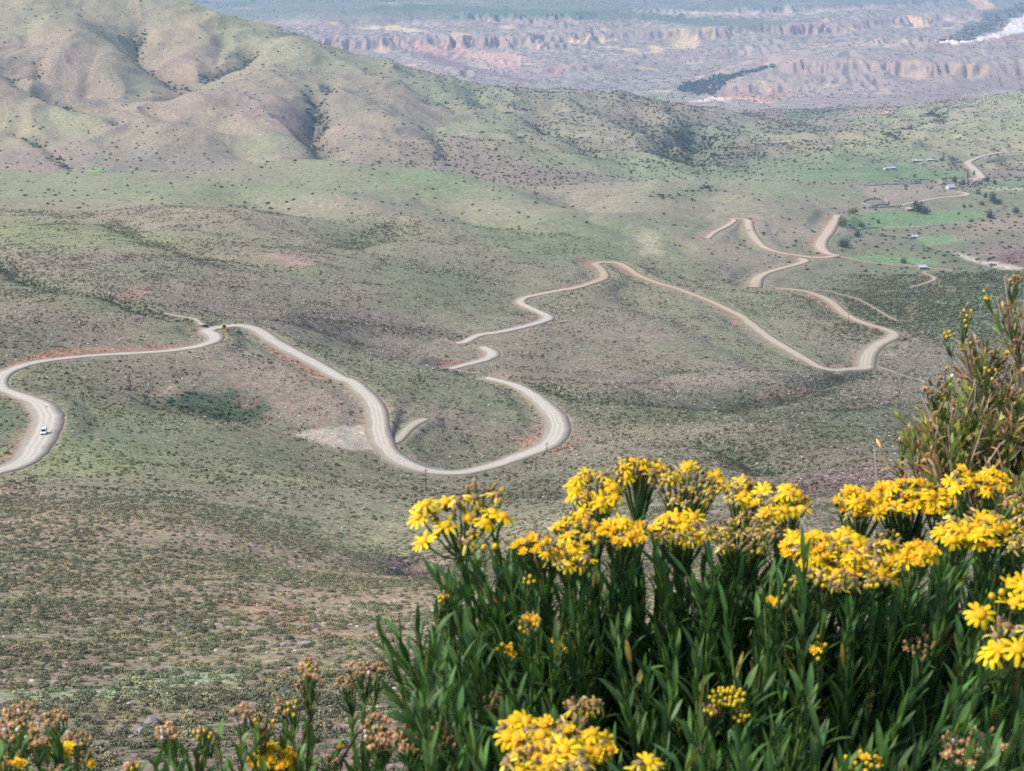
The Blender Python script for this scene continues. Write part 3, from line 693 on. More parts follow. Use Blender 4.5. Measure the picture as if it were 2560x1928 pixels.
# plateau stripes
for s, c in (("0 80 160 45 500 20 900 45 1300 75 1700 70 2205 75 2205 150 1700 120 1200 96 800 80 400 62 200 70", (96, 122, 100)), ("-900 10 -700 5 -500 20 -640 32", (108, 134, 108)), ("1900 72 2205 72 2205 80 1950 80", (214, 200, 184)), ("300 20 520 14 520 22 330 28", (206, 194, 178))):
    paint(ZP(Z2, s), c, 60, .8)
for s, c in (("0 82 500 84 900 70 1300 48 1300 56 900 84 500 95 0 90", (206, 190, 176)), ("0 100 600 110 960 130 700 160 300 162 0 148", (100, 126, 102)), ("600 115 800 118 780 125 600 122", (206, 180, 166))):
    paint(ZP(Z3, s), c, 40, .75)
# fields and bare ground
GREEN = (112, 146, 96)
FIELDS = [("830 1050 1000 1040 1110 1008 1480 990 1510 1012 1640 1030 1890 1062 1890 1085 1700 1092 1400 1106 960 1106 800 1080", (114, 140, 98)),
          ("1095 1345 1250 1300 1450 1290 1640 1298 1800 1285 1965 1300 1965 1330 1890 1352 1750 1370 1560 1386 1400 1396 1130 1388", (114, 145, 96)),
          ("1560 1450 1760 1434 1845 1480 1700 1502 1535 1496", (119, 146, 101)),
          ("1090 1558 1300 1560 1560 1580 1695 1622 1500 1622 1250 1600 1130 1578", (118, 148, 100)),
          ("1940 1115 2100 1104 2230 1110 2230 1140 1980 1140", (110, 142, 98))]
for s, c in FIELDS:
    rs, cs, m_ = paint(ZP(Z3, s), c, 4, .9, 1.0, .16)
    BD[rs, cs] = np.where(m_ > .4, np.where(noise2(X[rs, cs] / 14, Y[rs, cs] / 14, 99) > .42, BD[rs, cs], 0), BD[rs, cs])
paint(ZP(Z3, "1110 1010 1480 990 1480 1005 1120 1030"), (134, 150, 110), 4, .7)
paint(ZP(Z3, "840 1078 1100 1065 1400 1072 1500 1060 1500 1085 1100 1098"), (132, 148, 108), 4, .6)
paint(ZP(Z3, "1940 1145 2205 1140 2205 1165 1960 1170"), (166, 172, 122), 4, .8)
for s in ("1790 335 1960 290 2080 300 2070 335 1930 345", "1880 405 2090 370 2085 388 1900 415", "1940 482 2080 450 2090 500 1980 505", "1640 330 1760 315 1780 340 1680 345", "1560 500 1700 495 1900 520 1900 530 1600 515"):
    paint(ZP(Z6, s), (122, 142, 104), 5, .7, 1.4)
paint(ZP(Z6, "1740 262 1780 258 1785 270 1745 274"), (206, 196, 140), 3, .8)
for s in ("1385 660 1450 605 1545 545 1560 548 1465 615 1400 665", "1500 455 1505 380 1530 330 1545 330 1525 400 1515 458"):
    paint(ZP(Z6, s), (170, 168, 134), 3, .7)
paint(ZP(Z3, "1230 1145 1500 1132 1700 1130 1840 1185 1500 1228 1240 1240"), (166, 148, 132), 12, .6)
paint(ZP(Z3, "1830 1410 2205 1325 2205 1400 1850 1470"), (164, 146, 126), 14, .5)
paint(ZP(Z3, "1900 1530 2205 1440 2205 1560 1950 1590"), (152, 132, 122), 14, .6)
paint(ZP(Z3, "1930 1600 2205 1545 2205 1650 2050 1640"), (120, 94, 90), 7, .8)
paint(ZP(Z3, "780 1555 830 1558 850 1575 790 1572"), (176, 122, 96), 4, .9)
paint(ZP(Z3, "905 1575 940 1558 985 1572 975 1592 920 1592"), (180, 124, 98), 4, .9)
paint(ZP(Z7, "1400 640 1650 598 1800 680 1950 765 2205 842 2205 885 1900 795 1600 735 1450 700"), (172, 138, 108), 3, .85, 1.3)
paint(ZP(Z7, "380 540 480 500 640 510 600 560 420 590"), (164, 138, 110), 2, .7, 1.3)
for s in ("580 1195 800 1098 1050 1030 1300 1060 1650 1068 1450 1112 1200 1165 900 1195 620 1218", "-60 1190 300 1158 620 1160 720 1205 300 1235 -60 1225"):
    paint(ZP(Z7, s), (148, 158, 122), 2.5, .9, 1.3)
paint(ZP(Z8, "225 398 330 350 430 343 600 378 690 420 675 485 560 505 450 482 300 440"), (128, 108, 102), 3, .9, .8, .25)
paint(ZP(Z6, "650 1450 900 1382 1240 1312 1480 1320 1500 1420 1300 1455 1000 1560 900 1650 800 1610"), (126, 110, 102), 6, .9)
paint(ZP(Z4, "985 932 1150 888 1400 878 1560 918 1645 1000 1560 1040 1300 1022 1050 992"), (66, 92, 62), 5, .8, 1.2)
paint(ZP(Z4, "1420 930 1560 900 1570 960 1480 975"), (142, 116, 108), 3, .7)
paint(ZP(Z4, "760 250 860 235 960 260 880 300 780 305"), (172, 140, 118), 4, .7)
paint(ZP(Z4, "20 738 120 694 300 628 560 612 800 602 1100 598 1160 612 1000 630 800 642 600 650 400 665 220 688 100 718 20 748"), (164, 124, 98), 2.5, .8, 1.0, .25)
paint(ZP(Z4, "-20 1300 100 1200 180 1080 212 1045 236 1090 190 1190 120 1285 -20 1345"), (150, 124, 100), 2.5, .8, 1.0, .25)
paint(ZP(Z4, "940 915 1050 835 1060 845 980 915"), (180, 156, 128), 3, .8, .5)
paint(ZP(Z1, "1580 1560 1780 1545 1930 1620 1880 1640 1700 1600"), (178, 146, 128), 10, .8)
paint(ZP(Z1, "520 1040 560 1025 640 1030 660 1050 560 1056"), (140, 170, 100), 6, .9)
paint(ZP(Z5, "1090 1190 1230 1130 1260 1170 1240 1215 1130 1225"), (168, 134, 108), 4, .8)
paint(ZP(Z5, "980 770 1010 740 1060 790 1030 830 960 810"), (166, 146, 122), 4, .7)
paint(ZP(Z5, "690 560 900 510 1100 480 1200 430 1210 445 1080 492 880 540 700 585"), (150, 116, 98), 3, .6, .8)
paint(ZP(Z5, "560 690 700 690 800 705 780 715 640 712"), (156, 112, 92), 3, .8, .8)
paint(ZP(Z5, "1440 68 1500 70 1520 88 1480 92"), (160, 104, 84), 4, .9, .7)
for s in ("5 690 60 680 75 700 20 715", "600 890 700 870 760 900 680 925"):
    pass
paint(ZP(Z6, "590 885 900 868 940 890 700 905 560 960"), (150, 120, 100), 4, .6)
paint(ZP(Z6, "1150 965 1440 935 1440 955 1200 985"), (150, 118, 104), 4, .7)

# ---------------------------------------------------------------- scrub density
dpts = np.array([(300, 1800, .95), (100, 1500, .9), (800, 1750, .9), (500, 1330, .8), (900, 1550, .7), (500, 1200, .6), (900, 1250, .6), (300, 1050, .55), (700, 950, .55), (200, 830, .75), (60, 700, .6), (60, 850, .95), (350, 900, .65),
                 (100, 600, .2), (100, 650, .8), (300, 700, .7), (500, 550, .35), (900, 560, .35), (700, 450, .2), (1200, 600, .3), (1000, 720, .3), (1500, 750, .35), (1500, 880, .35), (1800, 880, .3), (1800, 700, .25), (1700, 1050, .9), (2000, 1050, .85), (1600, 1150, .8), (2200, 1000, .7), (2200, 1150, .7),
                 (2250, 800, .8), (2400, 750, .9), (2350, 650, .9), (2200, 600, .7), (2450, 560, .7), (2500, 450, .8), (2150, 500, .15), (1800, 520, .2), (1450, 560, .2), (2000, 420, .4), (2300, 340, .25), (2450, 300, .3), (1700, 350, .9), (1500, 300, .6), (1350, 280, .5), (1650, 400, .9), (1450, 390, .3), (1300, 420, .9), (1180, 400, .9), (1050, 300, .06), (800, 200, .06), (500, 100, .05), (200, 150, .07), (150, 300, .08), (400, 400, .35), (600, 350, .06), (900, 350, .1), (1850, 380, .9), (1850, 300, .7), (2000, 300, .5), (2150, 350, .35)], float)
dx_, dy_ = raycast(GR, dpts[:, 0], dpts[:, 1])


def density(x, y):
    q = x / y; s = np.log(y)
    a = 0; w = 0
    for k in range(len(dpts)):
        g = 1.0 / ((q - dx_[k] / dy_[k]) ** 2 + (s - math.log(dy_[k])) ** 2 + 4e-4) ** 2
        a = a + g * dpts[k, 2]; w = w + g
    return a / w
COVG = [Grid(COV[..., k]) for k in range(3)]
GULG = Grid(GULLY); BDG = Grid(np.minimum(BD, 200))


def cover_at(x, y):
    return np.stack([g(x, y) for g in COVG], -1)
# ---------------------------------------------------------------- helpers for objects
def tag(o, label=None, cat=None, group=None, kind=None):
    if label: o["label"] = label
    if cat: o["category"] = cat
    if group: o["group"] = group
    if kind: o["kind"] = kind
    return o


def new_mat(name, rough=0.9, spec=0.3):
    m = bpy.data.materials.new(name); m.use_nodes = True
    nt = m.node_tree
    b = nt.nodes["Principled BSDF"]
    b.inputs["Roughness"].default_value = rough
    b.inputs["Specular IOR Level"].default_value = spec
    return m, nt, b


def N_(nt, t, **kw):
    n = nt.nodes.new(t)
    for k, v in kw.items():
        if k.startswith("i_"):
            n.inputs[int(k[2:]) if k[2:].isdigit() else k[2:]].default_value = v
        else:
            setattr(n, k, v)
    return n


def mixmul(nt, a, b, fac=1.0, mode="MULTIPLY"):
    n = nt.nodes.new("ShaderNodeMix"); n.data_type = "RGBA"; n.blend_type = mode
    if isinstance(fac, (int, float)): n.inputs[0].default_value = fac
    else: nt.links.new(fac, n.inputs[0])
    for s, i in ((a, 6), (b, 7)):
        if isinstance(s, (tuple, list)): n.inputs[i].default_value = tuple(s) + ((1,) if len(s) == 3 else ())
        else: nt.links.new(s, n.inputs[i])
    return n.outputs[2]


def ramp(nt, src, stops):
    r = nt.nodes.new("ShaderNodeValToRGB")
    el = r.color_ramp.elements
    while len(el) < len(stops): el.new(.5)
    for e, (p, c) in zip(el, stops):
        e.position = p; e.color = (c, c, c, 1) if isinstance(c, (int, float)) else tuple(c) + (1,)
    nt.links.new(src, r.inputs[0])
    return r.outputs[0]


def mesh_from(name, co, faces, mat=None, parent=None, smooth=False, quads=None):
    """co: (n,3); faces: list of tuples or (m,4)/(m,3) array"""
    me = bpy.data.meshes.new(name)
    co = np.asarray(co, np.float32)
    if isinstance(faces, np.ndarray):
        k = faces.shape[1]
        me.vertices.add(len(co)); me.vertices.foreach_set("co", co.ravel())
        me.loops.add(faces.size); me.loops.foreach_set("vertex_index", faces.astype(np.int32).ravel())
        me.polygons.add(len(faces)); me.polygons.foreach_set("loop_start", np.arange(0, faces.size, k, dtype=np.int32))
        me.update(calc_edges=True)
    else:
        me.from_pydata([tuple(map(float, c)) for c in co], [], faces)
    if smooth: me.polygons.foreach_set("use_smooth", np.ones(len(me.polygons), bool))
    if mat is not None:
        for m in (mat if isinstance(mat, (list, tuple)) else [mat]): me.materials.append(m)
    o = bpy.data.objects.new(name, me); COL.objects.link(o)
    if parent is not None: o.parent = parent
    return o


def empty(name, loc=(0, 0, 0), rz=0):
    o = bpy.data.objects.new(name, None); COL.objects.link(o)
    o.location = loc; o.rotation_euler = (0, 0, rz); o.empty_display_size = .2
    return o


# ---------------------------------------------------------------- ground material
gm, nt, bs = new_mat("ground_soil_and_grass", 1.0, .1)
att = N_(nt, "ShaderNodeAttribute", attribute_name="cover")
geo = N_(nt, "ShaderNodeNewGeometry")
def gnoise(scale, detail=3, rough=.6, src=None):
    n = N_(nt, "ShaderNodeTexNoise"); n.inputs["Scale"].default_value = scale; n.inputs["Detail"].default_value = detail; n.inputs["Roughness"].default_value = rough
    nt.links.new(geo.outputs["Position"], n.inputs["Vector"]); return n
na = gnoise(1.1, 4, .7); nb = gnoise(.28, 3, .65); nc = gnoise(.42, 2, .5)
c = mixmul(nt, att.outputs["Color"], ramp(nt, na.outputs[0], [(.30, .45), (.5, 1.0), (.72, 1.7)]), .9)
c = mixmul(nt, c, ramp(nt, nb.outputs[0], [(.33, .70), (.5, 1.0), (.68, 1.28)]), .8)
# grass tussocks against bare soil
tint = ramp(nt, nc.outputs[0], [(.42, (.86, 1.0, .80)), (.58, (1.10, .98, 1.04))])
c = mixmul(nt, c, tint, .8)
# scattered pale stones
vor = N_(nt, "ShaderNodeTexVoronoi"); vor.inputs["Scale"].default_value = .55
nt.links.new(geo.outputs["Position"], vor.inputs["Vector"])
st = ramp(nt, vor.outputs["Distance"], [(.10, 1.0), (.17, 0.0)])
stm = N_(nt, "ShaderNodeMath", operation="MULTIPLY"); nt.links.new(st, stm.inputs[0]); nt.links.new(ramp(nt, nb.outputs[0], [(.5, 0.0), (.62, .8)]), stm.inputs[1])
c = mixmul(nt, c, (.42, .34, .29), stm.outputs[0], "MIX")
nt.links.new(c, bs.inputs["Base Color"])
bmp = N_(nt, "ShaderNodeBump"); bmp.inputs["Strength"].default_value = .5; bmp.inputs["Distance"].default_value = .5
nt.links.new(na.outputs[0], bmp.inputs["Height"]); nt.links.new(bmp.outputs[0], bs.inputs["Normal"])

# ---------------------------------------------------------------- ground sheets (one surface cut into named pieces)
REG = np.zeros((NR - 1, NC - 1), np.int8)          # 0 ground
YC = .5 * (YG[:-1] + YG[1:])
REG[YC > 1930, :] = 1                             # hills
REG[YC > 3650, :] = 2                             # valley with badlands
REG[YC > 8400, :] = 3                             # plateau
# right-hand side keeps the near sheet a little farther
def region(pts, idx, feather=1.5, warp=.8):
    rs, cs, m = poly_window(pts, feather, warp)
    mm = .25 * (m[:-1, :-1] + m[1:, :-1] + m[:-1, 1:] + m[1:, 1:])
    sub = REG[rs.start:rs.stop - 1, cs.start:cs.stop - 1]
    sub[mm > .5] = idx
for k, (s, c_) in enumerate(FIELDS):
    region(ZP(Z3, s), 4 + k)
RIVER = ZP(Z3, "1680 264 1850 246 2000 212 2105 155 2128 120 2205 84 2330 40 2330 140 2205 190 2090 217 1950 247 1800 267")
paint(LOT, (176, 166, 146), 2.0, 1.0, .6, .08)
paint(RIVER, (232, 222, 208), 12, 1.0, .6, .06)
paint(STREAM and [(2560, 668), (2480, 655), (2420, 640), (2385, 628), (2395, 640), (2430, 656), (2480, 668), (2560, 682)], (190, 180, 160), 4, .8)
region(LOT, 9, 1.0, .4)
region(RIVER, 10, 10, .5)
co_all = np.stack([X, Y, Z], -1).reshape(-1, 3).astype(np.float32)
# normals from the whole grid so that the pieces shade as one surface
dPx = np.gradient(np.stack([X, Y, Z], -1), axis=1); dPy = np.gradient(np.stack([X, Y, Z], -1), axis=0)
NRM = np.cross(dPx, dPy); NRM /= np.linalg.norm(NRM, axis=-1, keepdims=True)
NRM = NRM.reshape(-1, 3).astype(np.float32)
del dPx, dPy
COV *= np.array([1.10, .985, 1.04], np.float32)
_l = COV.mean(-1, keepdims=True); COV = COV + (_l - COV) * .14
COVF = np.concatenate([np.clip(COV, .004, .9), np.ones((NR, NC, 1), np.float32)], -1).reshape(-1, 4).astype(np.float32)
IDX = np.arange(NR * NC).reshape(NR, NC)
FACES = np.stack([IDX[:-1, :-1], IDX[:-1, 1:], IDX[1:, 1:], IDX[1:, :-1]], -1)
NAMES = ["ground", "hills", "valley_terrain", "plateau_terrain", "field", "field", "field", "field", "field", "gravel_ground", "riverbed_ground"]
for r, nm in enumerate(NAMES):
    f = FACES[REG == r].reshape(-1, 4)
    if len(f) == 0: continue
    u, inv = np.unique(f, return_inverse=True)
    o = mesh_from(nm, co_all[u], inv.reshape(-1, 4), gm, smooth=True)
    a = o.data.color_attributes.new("cover", "FLOAT_COLOR", "POINT")
    a.data.foreach_set("color", COVF[u].ravel())
    o.data.normals_split_custom_set_from_vertices(NRM[u])
    tag(o, kind="structure")
del FACES, IDX, co_all, NRM, COVF

# ---------------------------------------------------------------- roads
rm, nt, bs = new_mat("road_pale_gravel", .95, .15)
uv = N_(nt, "ShaderNodeUVMap"); sep = N_(nt, "ShaderNodeSeparateXYZ"); nt.links.new(uv.outputs[0], sep.inputs[0])
geo = N_(nt, "ShaderNodeNewGeometry")
n1 = N_(nt, "ShaderNodeTexNoise"); n1.inputs["Scale"].default_value = .12; n1.inputs["Detail"].default_value = 4; nt.links.new(geo.outputs["Position"], n1.inputs["Vector"])
n2 = N_(nt, "ShaderNodeTexNoise"); n2.inputs["Scale"].default_value = 1.2; n2.inputs["Detail"].default_value = 3; nt.links.new(geo.outputs["Position"], n2.inputs["Vector"])
ad = N_(nt, "ShaderNodeMath", operation="MULTIPLY_ADD"); ad.inputs[1].default_value = .22; nt.links.new(n1.outputs[0], ad.inputs[0]); nt.links.new(sep.outputs[0], ad.inputs[2])
sb = N_(nt, "ShaderNodeMath", operation="SUBTRACT"); sb.inputs[1].default_value = .11; nt.links.new(ad.outputs[0], sb.inputs[0])
ribs = ramp(nt, sb.outputs[0], [(.0, (.25, .205, .155)), (.12, (.33, .28, .215)), (.24, (.42, .365, .285)), (.33, (.60, .525, .42)), (.43, (.48, .42, .335)), (.52, (.62, .545, .44)), (.60, (.48, .42, .335)), (.69, (.60, .525, .42)), (.80, (.40, .345, .27)), (.90, (.33, .28, .215)), (1.0, (.25, .205, .155))])
c = mixmul(nt, ribs, ramp(nt, n2.outputs[0], [(.3, .82), (.7, 1.15)]), .8)
rc = N_(nt, "ShaderNodeAttribute", attribute_name="soil")
c = mixmul(nt, c, rc.outputs["Color"], 1.0)
nt.links.new(c, bs.inputs["Base Color"])
EXACT = []
for name, line, z in roads:
    n = len(line)
    if n < 2: continue
    tx = np.gradient(line[:, 0]); ty = np.gradient(line[:, 1]); L = np.hypot(tx, ty) + 1e-9
    nx, ny = -ty / L, tx / L
    offs = np.array([-.5, -.5, -.3, -.1, .1, .3, .5, .5]); drop = np.array([-1.2, 0, 0, .03, .03, 0, 0, -1.2]); ext = np.array([-.6, 0, 0, 0, 0, 0, 0, .6])
    wob = .9 * noise2(line[:, 0] / 7, line[:, 1] / 7, 131) - .5 * sstep(850, 1000, line[:, 1]) * (line[:, 2] > 6)
    w = line[:, 2] * (1.0 if name == "dirt_road" else 1.0) + wob * .8
    ox = offs[None, :] * w[:, None] + ext[None, :]
    vx = line[:, 0:1] + nx[:, None] * ox; vy = line[:, 1:2] + ny[:, None] * ox
    lift = .10 + line[:, 1:2] * .00022
    gz = GR(vx, vy)
    vz = np.maximum(z[:, None], gz) + lift + drop[None, :]
    vz[:, 0] = vz[:, 1] - 1.2; vz[:, -1] = vz[:, -2] - 1.2
    co = np.stack([vx, vy, vz], -1).reshape(-1, 3)
    ii = np.arange(n * 8).reshape(n, 8)
    f = np.stack([ii[:-1, :-1], ii[:-1, 1:], ii[1:, 1:], ii[1:, :-1]], -1).reshape(-1, 4)
    o = mesh_from(name, co, f, rm, smooth=True)
    uvl = o.data.uv_layers.new(name="UVMap")
    uu = np.tile(offs + .5, n); vv = np.repeat(np.arange(n) * 3.0, 8)
    fl = f.ravel()
    uvl.data.foreach_set("uv", np.stack([uu[fl], vv[fl]], -1).astype(np.float32).ravel())
    red = 1.0 * sstep(900, 1120, line[:, 1]) * (1 - .45 * sstep(1500, 1900, line[:, 1])) * (1 if line[0, 1] < 1700 else .6)
    dg = sstep(20, 70, line[:, 0]) * (1 - sstep(1150, 1230, line[:, 1])) * sstep(840, 870, line[:, 1])
    base = np.stack([1 - .12 * dg, (1 - .11 * red) * (1 - .16 * dg), (1 - .20 * red) * (1 - .22 * dg), np.ones(n)], -1)
    if name == "dirt_path": base[:, :3] *= (.80, .80, .76)
    a = o.data.color_attributes.new("soil", "FLOAT_COLOR", "POINT")
    a.data.foreach_set("color", np.repeat(base, 8, 0).astype(np.float32).ravel())
    tag(o, kind="structure")

# ---------------------------------------------------------------- light, sky and air
SUN_ELEV, SUN_AZ = math.radians(47), math.radians(-100)      # azimuth from +Y, clockwise
sd = Vector((math.cos(SUN_ELEV) * math.sin(SUN_AZ), math.cos(SUN_ELEV) * math.cos(SUN_AZ), math.sin(SUN_ELEV)))
sl = bpy.data.lights.new("sun", "SUN"); sl.energy = 3.2; sl.angle = math.radians(13); sl.color = (1.0, .945, .86)
so = bpy.data.objects.new("sun", sl); COL.objects.link(so)
so.rotation_euler = sd.to_track_quat("Z", "Y").to_euler()
world = bpy.data.worlds.new("World"); scene.world = world; world.use_nodes = True
wn = world.node_tree
sky = wn.nodes.new("ShaderNodeTexSky"); sky.sky_type = "NISHITA"; sky.sun_disc = False
sky.sun_elevation = SUN_ELEV; sky.sun_rotation = SUN_AZ % (2 * math.pi); sky.altitude = 2500; sky.dust_density = 2.5; sky.air_density = 1.0; sky.ozone_density = 1.0
bg = wn.nodes["Background"]; wn.links.new(sky.outputs[0], bg.inputs[0]); bg.inputs[1].default_value = .15
scene.view_settings.view_transform = "Standard"; scene.view_settings.look = "None"; scene.view_settings.gamma = 1
scene.view_settings.exposure = 0.64

HAZE = True
if HAZE:
    hm = bpy.data.materials.new("haze_air"); hm.use_nodes = True
    hn = hm.node_tree; hn.nodes.remove(hn.nodes["Principled BSDF"])
    pv = hn.nodes.new("ShaderNodeVolumePrincipled")
    pv.inputs["Color"].default_value = (.58, .76, 1.0, 1); pv.inputs["Density"].default_value = 8.0e-5; pv.inputs["Anisotropy"].default_value = .0
    hn.links.new(pv.outputs[0], hn.nodes["Material Output"].inputs["Volume"])
    zb = float(Z.min()) - 1.0
    x0, x1, y0, y1, z1 = -33000, 33000, -60, 25600, 6
    v = [(x, y, zz) for zz in (zb, z1) for x, y in ((x0, y0), (x1, y0), (x1, y1), (x0, y1))]
    hz = mesh_from("haze", v, [(3, 2, 1, 0), (4, 5, 6, 7), (0, 1, 5, 4), (1, 2, 6, 5), (2, 3, 7, 6), (3, 0, 4, 7)], hm)
    tag(hz, kind="stuff")
scene.cycles.volume_max_steps = 64
scene.cycles.max_bounces = 6; scene.cycles.diffuse_bounces = 2; scene.cycles.volume_bounces = 0
scene.cycles.use_denoising = False
# ---------------------------------------------------------------- leafy clumps
def leaf_cloud(n, size, seed, flat=.75, lobes=5, up=.0, asp=.55, fill=.45):
    """many small leaf quads spread through a lumpy dome of radius 1; z from 0"""
    r = np.random.default_rng(seed)
    lc = np.stack([r.uniform(-.55, .55, lobes), r.uniform(-.55, .55, lobes), r.uniform(.15, .6, lobes)], 1); lc[0] = (0, 0, .35)
    lr = r.uniform(.38, .62, lobes); lr[0] = .72
    k = r.integers(0, lobes, n)
    d = r.normal(size=(n, 3)); d /= np.linalg.norm(d, axis=1, keepdims=True)
    rad = lr[k] * np.where(r.random(n) < fill, r.random(n) ** .4, r.uniform(.85, 1.05, n))
    p = lc[k] + d * rad[:, None]; p[:, 2] = np.abs(p[:, 2]) * flat
    nrm = d + r.normal(size=(n, 3)) * .55 + np.array([0, 0, up]); nrm /= np.linalg.norm(nrm, axis=1, keepdims=True)
    t = np.cross(nrm, r.normal(size=(n, 3))); t /= np.linalg.norm(t, axis=1, keepdims=True)
    b = np.cross(nrm, t)
    s = size * r.uniform(.6, 1.3, n)[:, None]
    v = np.stack([p - t * s, p - b * s * asp, p + t * s, p + b * s * asp], 1).reshape(-1, 3)
    f = np.arange(4 * n).reshape(n, 4)
    return v, f


def rock_mesh(seed, sub=2, flat=.6):
    import bmesh
    bm = bmesh.new(); bmesh.ops.create_icosphere(bm, subdivisions=sub, radius=1)
    r = np.random.default_rng(seed)
    planes = r.normal(size=(9, 3)); planes /= np.linalg.norm(planes, axis=1, keepdims=True); off = r.uniform(.55, .9, 9)
    o = r.uniform(0, 50, 3)
    for v in bm.verts:
        c = np.array(v.co)
        for pl, f in zip(planes, off):
            d = c @ pl
            if d > f: c = c - pl * (d - f) * .9
        c = c * (1 + .06 * math.sin(7 * c[0] + o[0]) * math.sin(6 * c[1] + o[1]))
        c[2] *= flat
        v.co = c
    me = bpy.data.meshes.new("rock"); bm.to_mesh(me); bm.free()
    return me


# shrub material: colour comes with each plant, leaves vary a little
sm, nt, bs = new_mat("scrub_leaves", .85, .2)
at_i = N_(nt, "ShaderNodeAttribute", attribute_name="tint"); at_i.attribute_type = "INSTANCER"
geo = N_(nt, "ShaderNodeNewGeometry")
nz = N_(nt, "ShaderNodeTexNoise"); nz.inputs["Scale"].default_value = 5.0; nz.inputs["Detail"].default_value = 2
nt.links.new(geo.outputs["Position"], nz.inputs["Vector"])
c = mixmul(nt, at_i.outputs["Color"], ramp(nt, nz.outputs[0], [(.32, .62), (.5, 1.0), (.7, 1.4)]), 1.0)
nt.links.new(c, bs.inputs["Base Color"])
# the same for the plants that are objects of their own
sm2, nt, bs = new_mat("shrub_leaves", .85, .2)
oi = N_(nt, "ShaderNodeObjectInfo")
geo = N_(nt, "ShaderNodeNewGeometry")
nz = N_(nt, "ShaderNodeTexNoise"); nz.inputs["Scale"].default_value = 5.0; nz.inputs["Detail"].default_value = 2
nt.links.new(geo.outputs["Position"], nz.inputs["Vector"])
c = mixmul(nt, oi.outputs["Color"], ramp(nt, nz.outputs[0], [(.32, .62), (.5, 1.0), (.7, 1.4)]), 1.0)
nt.links.new(c, bs.inputs["Base Color"])
stm_, nt, bs = new_mat("stone_pinkish", .9, .25)
at_i = N_(nt, "ShaderNodeAttribute", attribute_name="tint"); at_i.attribute_type = "INSTANCER"
nt.links.new(at_i.outputs["Color"], bs.inputs["Base Color"])

PROTO = bpy.data.collections.new("scrub_shapes"); PROTO_FAR = bpy.data.collections.new("far_scrub_shapes"); PROTO_STONE = bpy.data.collections.new("stone_shapes")


def proto(coll, name, me_or_vf, mat):
    if isinstance(me_or_vf, tuple):
        v, f = me_or_vf
        o = mesh_from(name, v, f, mat); COL.objects.unlink(o)
    else:
        o = bpy.data.objects.new(name, me_or_vf); me_or_vf.materials.append(mat)
    coll.objects.link(o)
    return o
NEAR_VF = [leaf_cloud(260, .15, 300 + k, .72, 6, .2) for k in range(5)]
for k in range(5): proto(PROTO, "scrub_near_%d" % k, NEAR_VF[k], sm)
for k in range(4): proto(PROTO_FAR, "scrub_far_%d" % k, leaf_cloud(46, .34, 340 + k, .72, 4, .35, .7, .2), sm)
for k in range(4): proto(PROTO_STONE, "stone_%d" % k, rock_mesh(360 + k, 1, .6), stm_)


def gn_scatter(name, coll, pts, scale, rot, tint, idx, mat):
    n = len(pts)
    me = bpy.data.meshes.new(name)
    me.vertices.add(n); me.vertices.foreach_set("co", pts.astype(np.float32).ravel())
    for an, ty, dat in (("sc", "FLOAT", scale), ("rz", "FLOAT", rot), ("pick", "INT", idx)):
        a = me.attributes.new(an, ty, "POINT"); a.data.foreach_set("value", dat.astype(np.int32 if ty == "INT" else np.float32))
    a = me.attributes.new("tint", "FLOAT_COLOR", "POINT")
    a.data.foreach_set("color", np.concatenate([tint, np.ones((n, 1))], 1).astype(np.float32).ravel())
    me.materials.append(mat)
    o = bpy.data.objects.new(name, me); COL.objects.link(o)
    g = bpy.data.node_groups.new(name + "_scatter", "GeometryNodeTree")
    g.interface.new_socket("Geometry", in_out="INPUT", socket_type="NodeSocketGeometry")
    g.interface.new_socket("Geometry", in_out="OUTPUT", socket_type="NodeSocketGeometry")
    L = g.links
    gi = g.nodes.new("NodeGroupInput"); go = g.nodes.new("NodeGroupOutput")
    ci = g.nodes.new("GeometryNodeCollectionInfo"); ci.inputs["Collection"].default_value = coll
    ci.inputs["Separate Children"].default_value = True; ci.inputs["Reset Children"].default_value = True
    ip = g.nodes.new("GeometryNodeInstanceOnPoints"); ip.inputs["Pick Instance"].default_value = True
    def na(nm, ty):
        x = g.nodes.new("GeometryNodeInputNamedAttribute"); x.data_type = ty; x.inputs["Name"].default_value = nm; return x.outputs["Attribute"]
    cx_ = g.nodes.new("ShaderNodeCombineXYZ")
    L.new(na("rz", "FLOAT"), cx_.inputs[2])
    L.new(gi.outputs[0], ip.inputs["Points"]); L.new(ci.outputs[0], ip.inputs["Instance"])
    L.new(na("pick", "INT"), ip.inputs["Instance Index"]); L.new(na("sc", "FLOAT"), ip.inputs["Scale"]); L.new(cx_.outputs[0], ip.inputs["Rotation"])
    L.new(ip.outputs[0], go.inputs[0])
    md = o.modifiers.new("scatter", "NODES"); md.node_group = g
    tag(o, kind="stuff")
    return o


def sample(n, y0, y1, qmax=.37, rng=RNG):
    """points evenly spread over the ground between two distances"""
    yy = np.sqrt(rng.random(n) * (y1 * y1 - y0 * y0) + y0 * y0)
    q = rng.uniform(-qmax, qmax, n)
    return q * yy, yy


def to_px(x, y, z):
    d = y * CP - z * SP
    return CU + F_PX * x / d, CV - F_PX * (y * SP + z * CP) / d


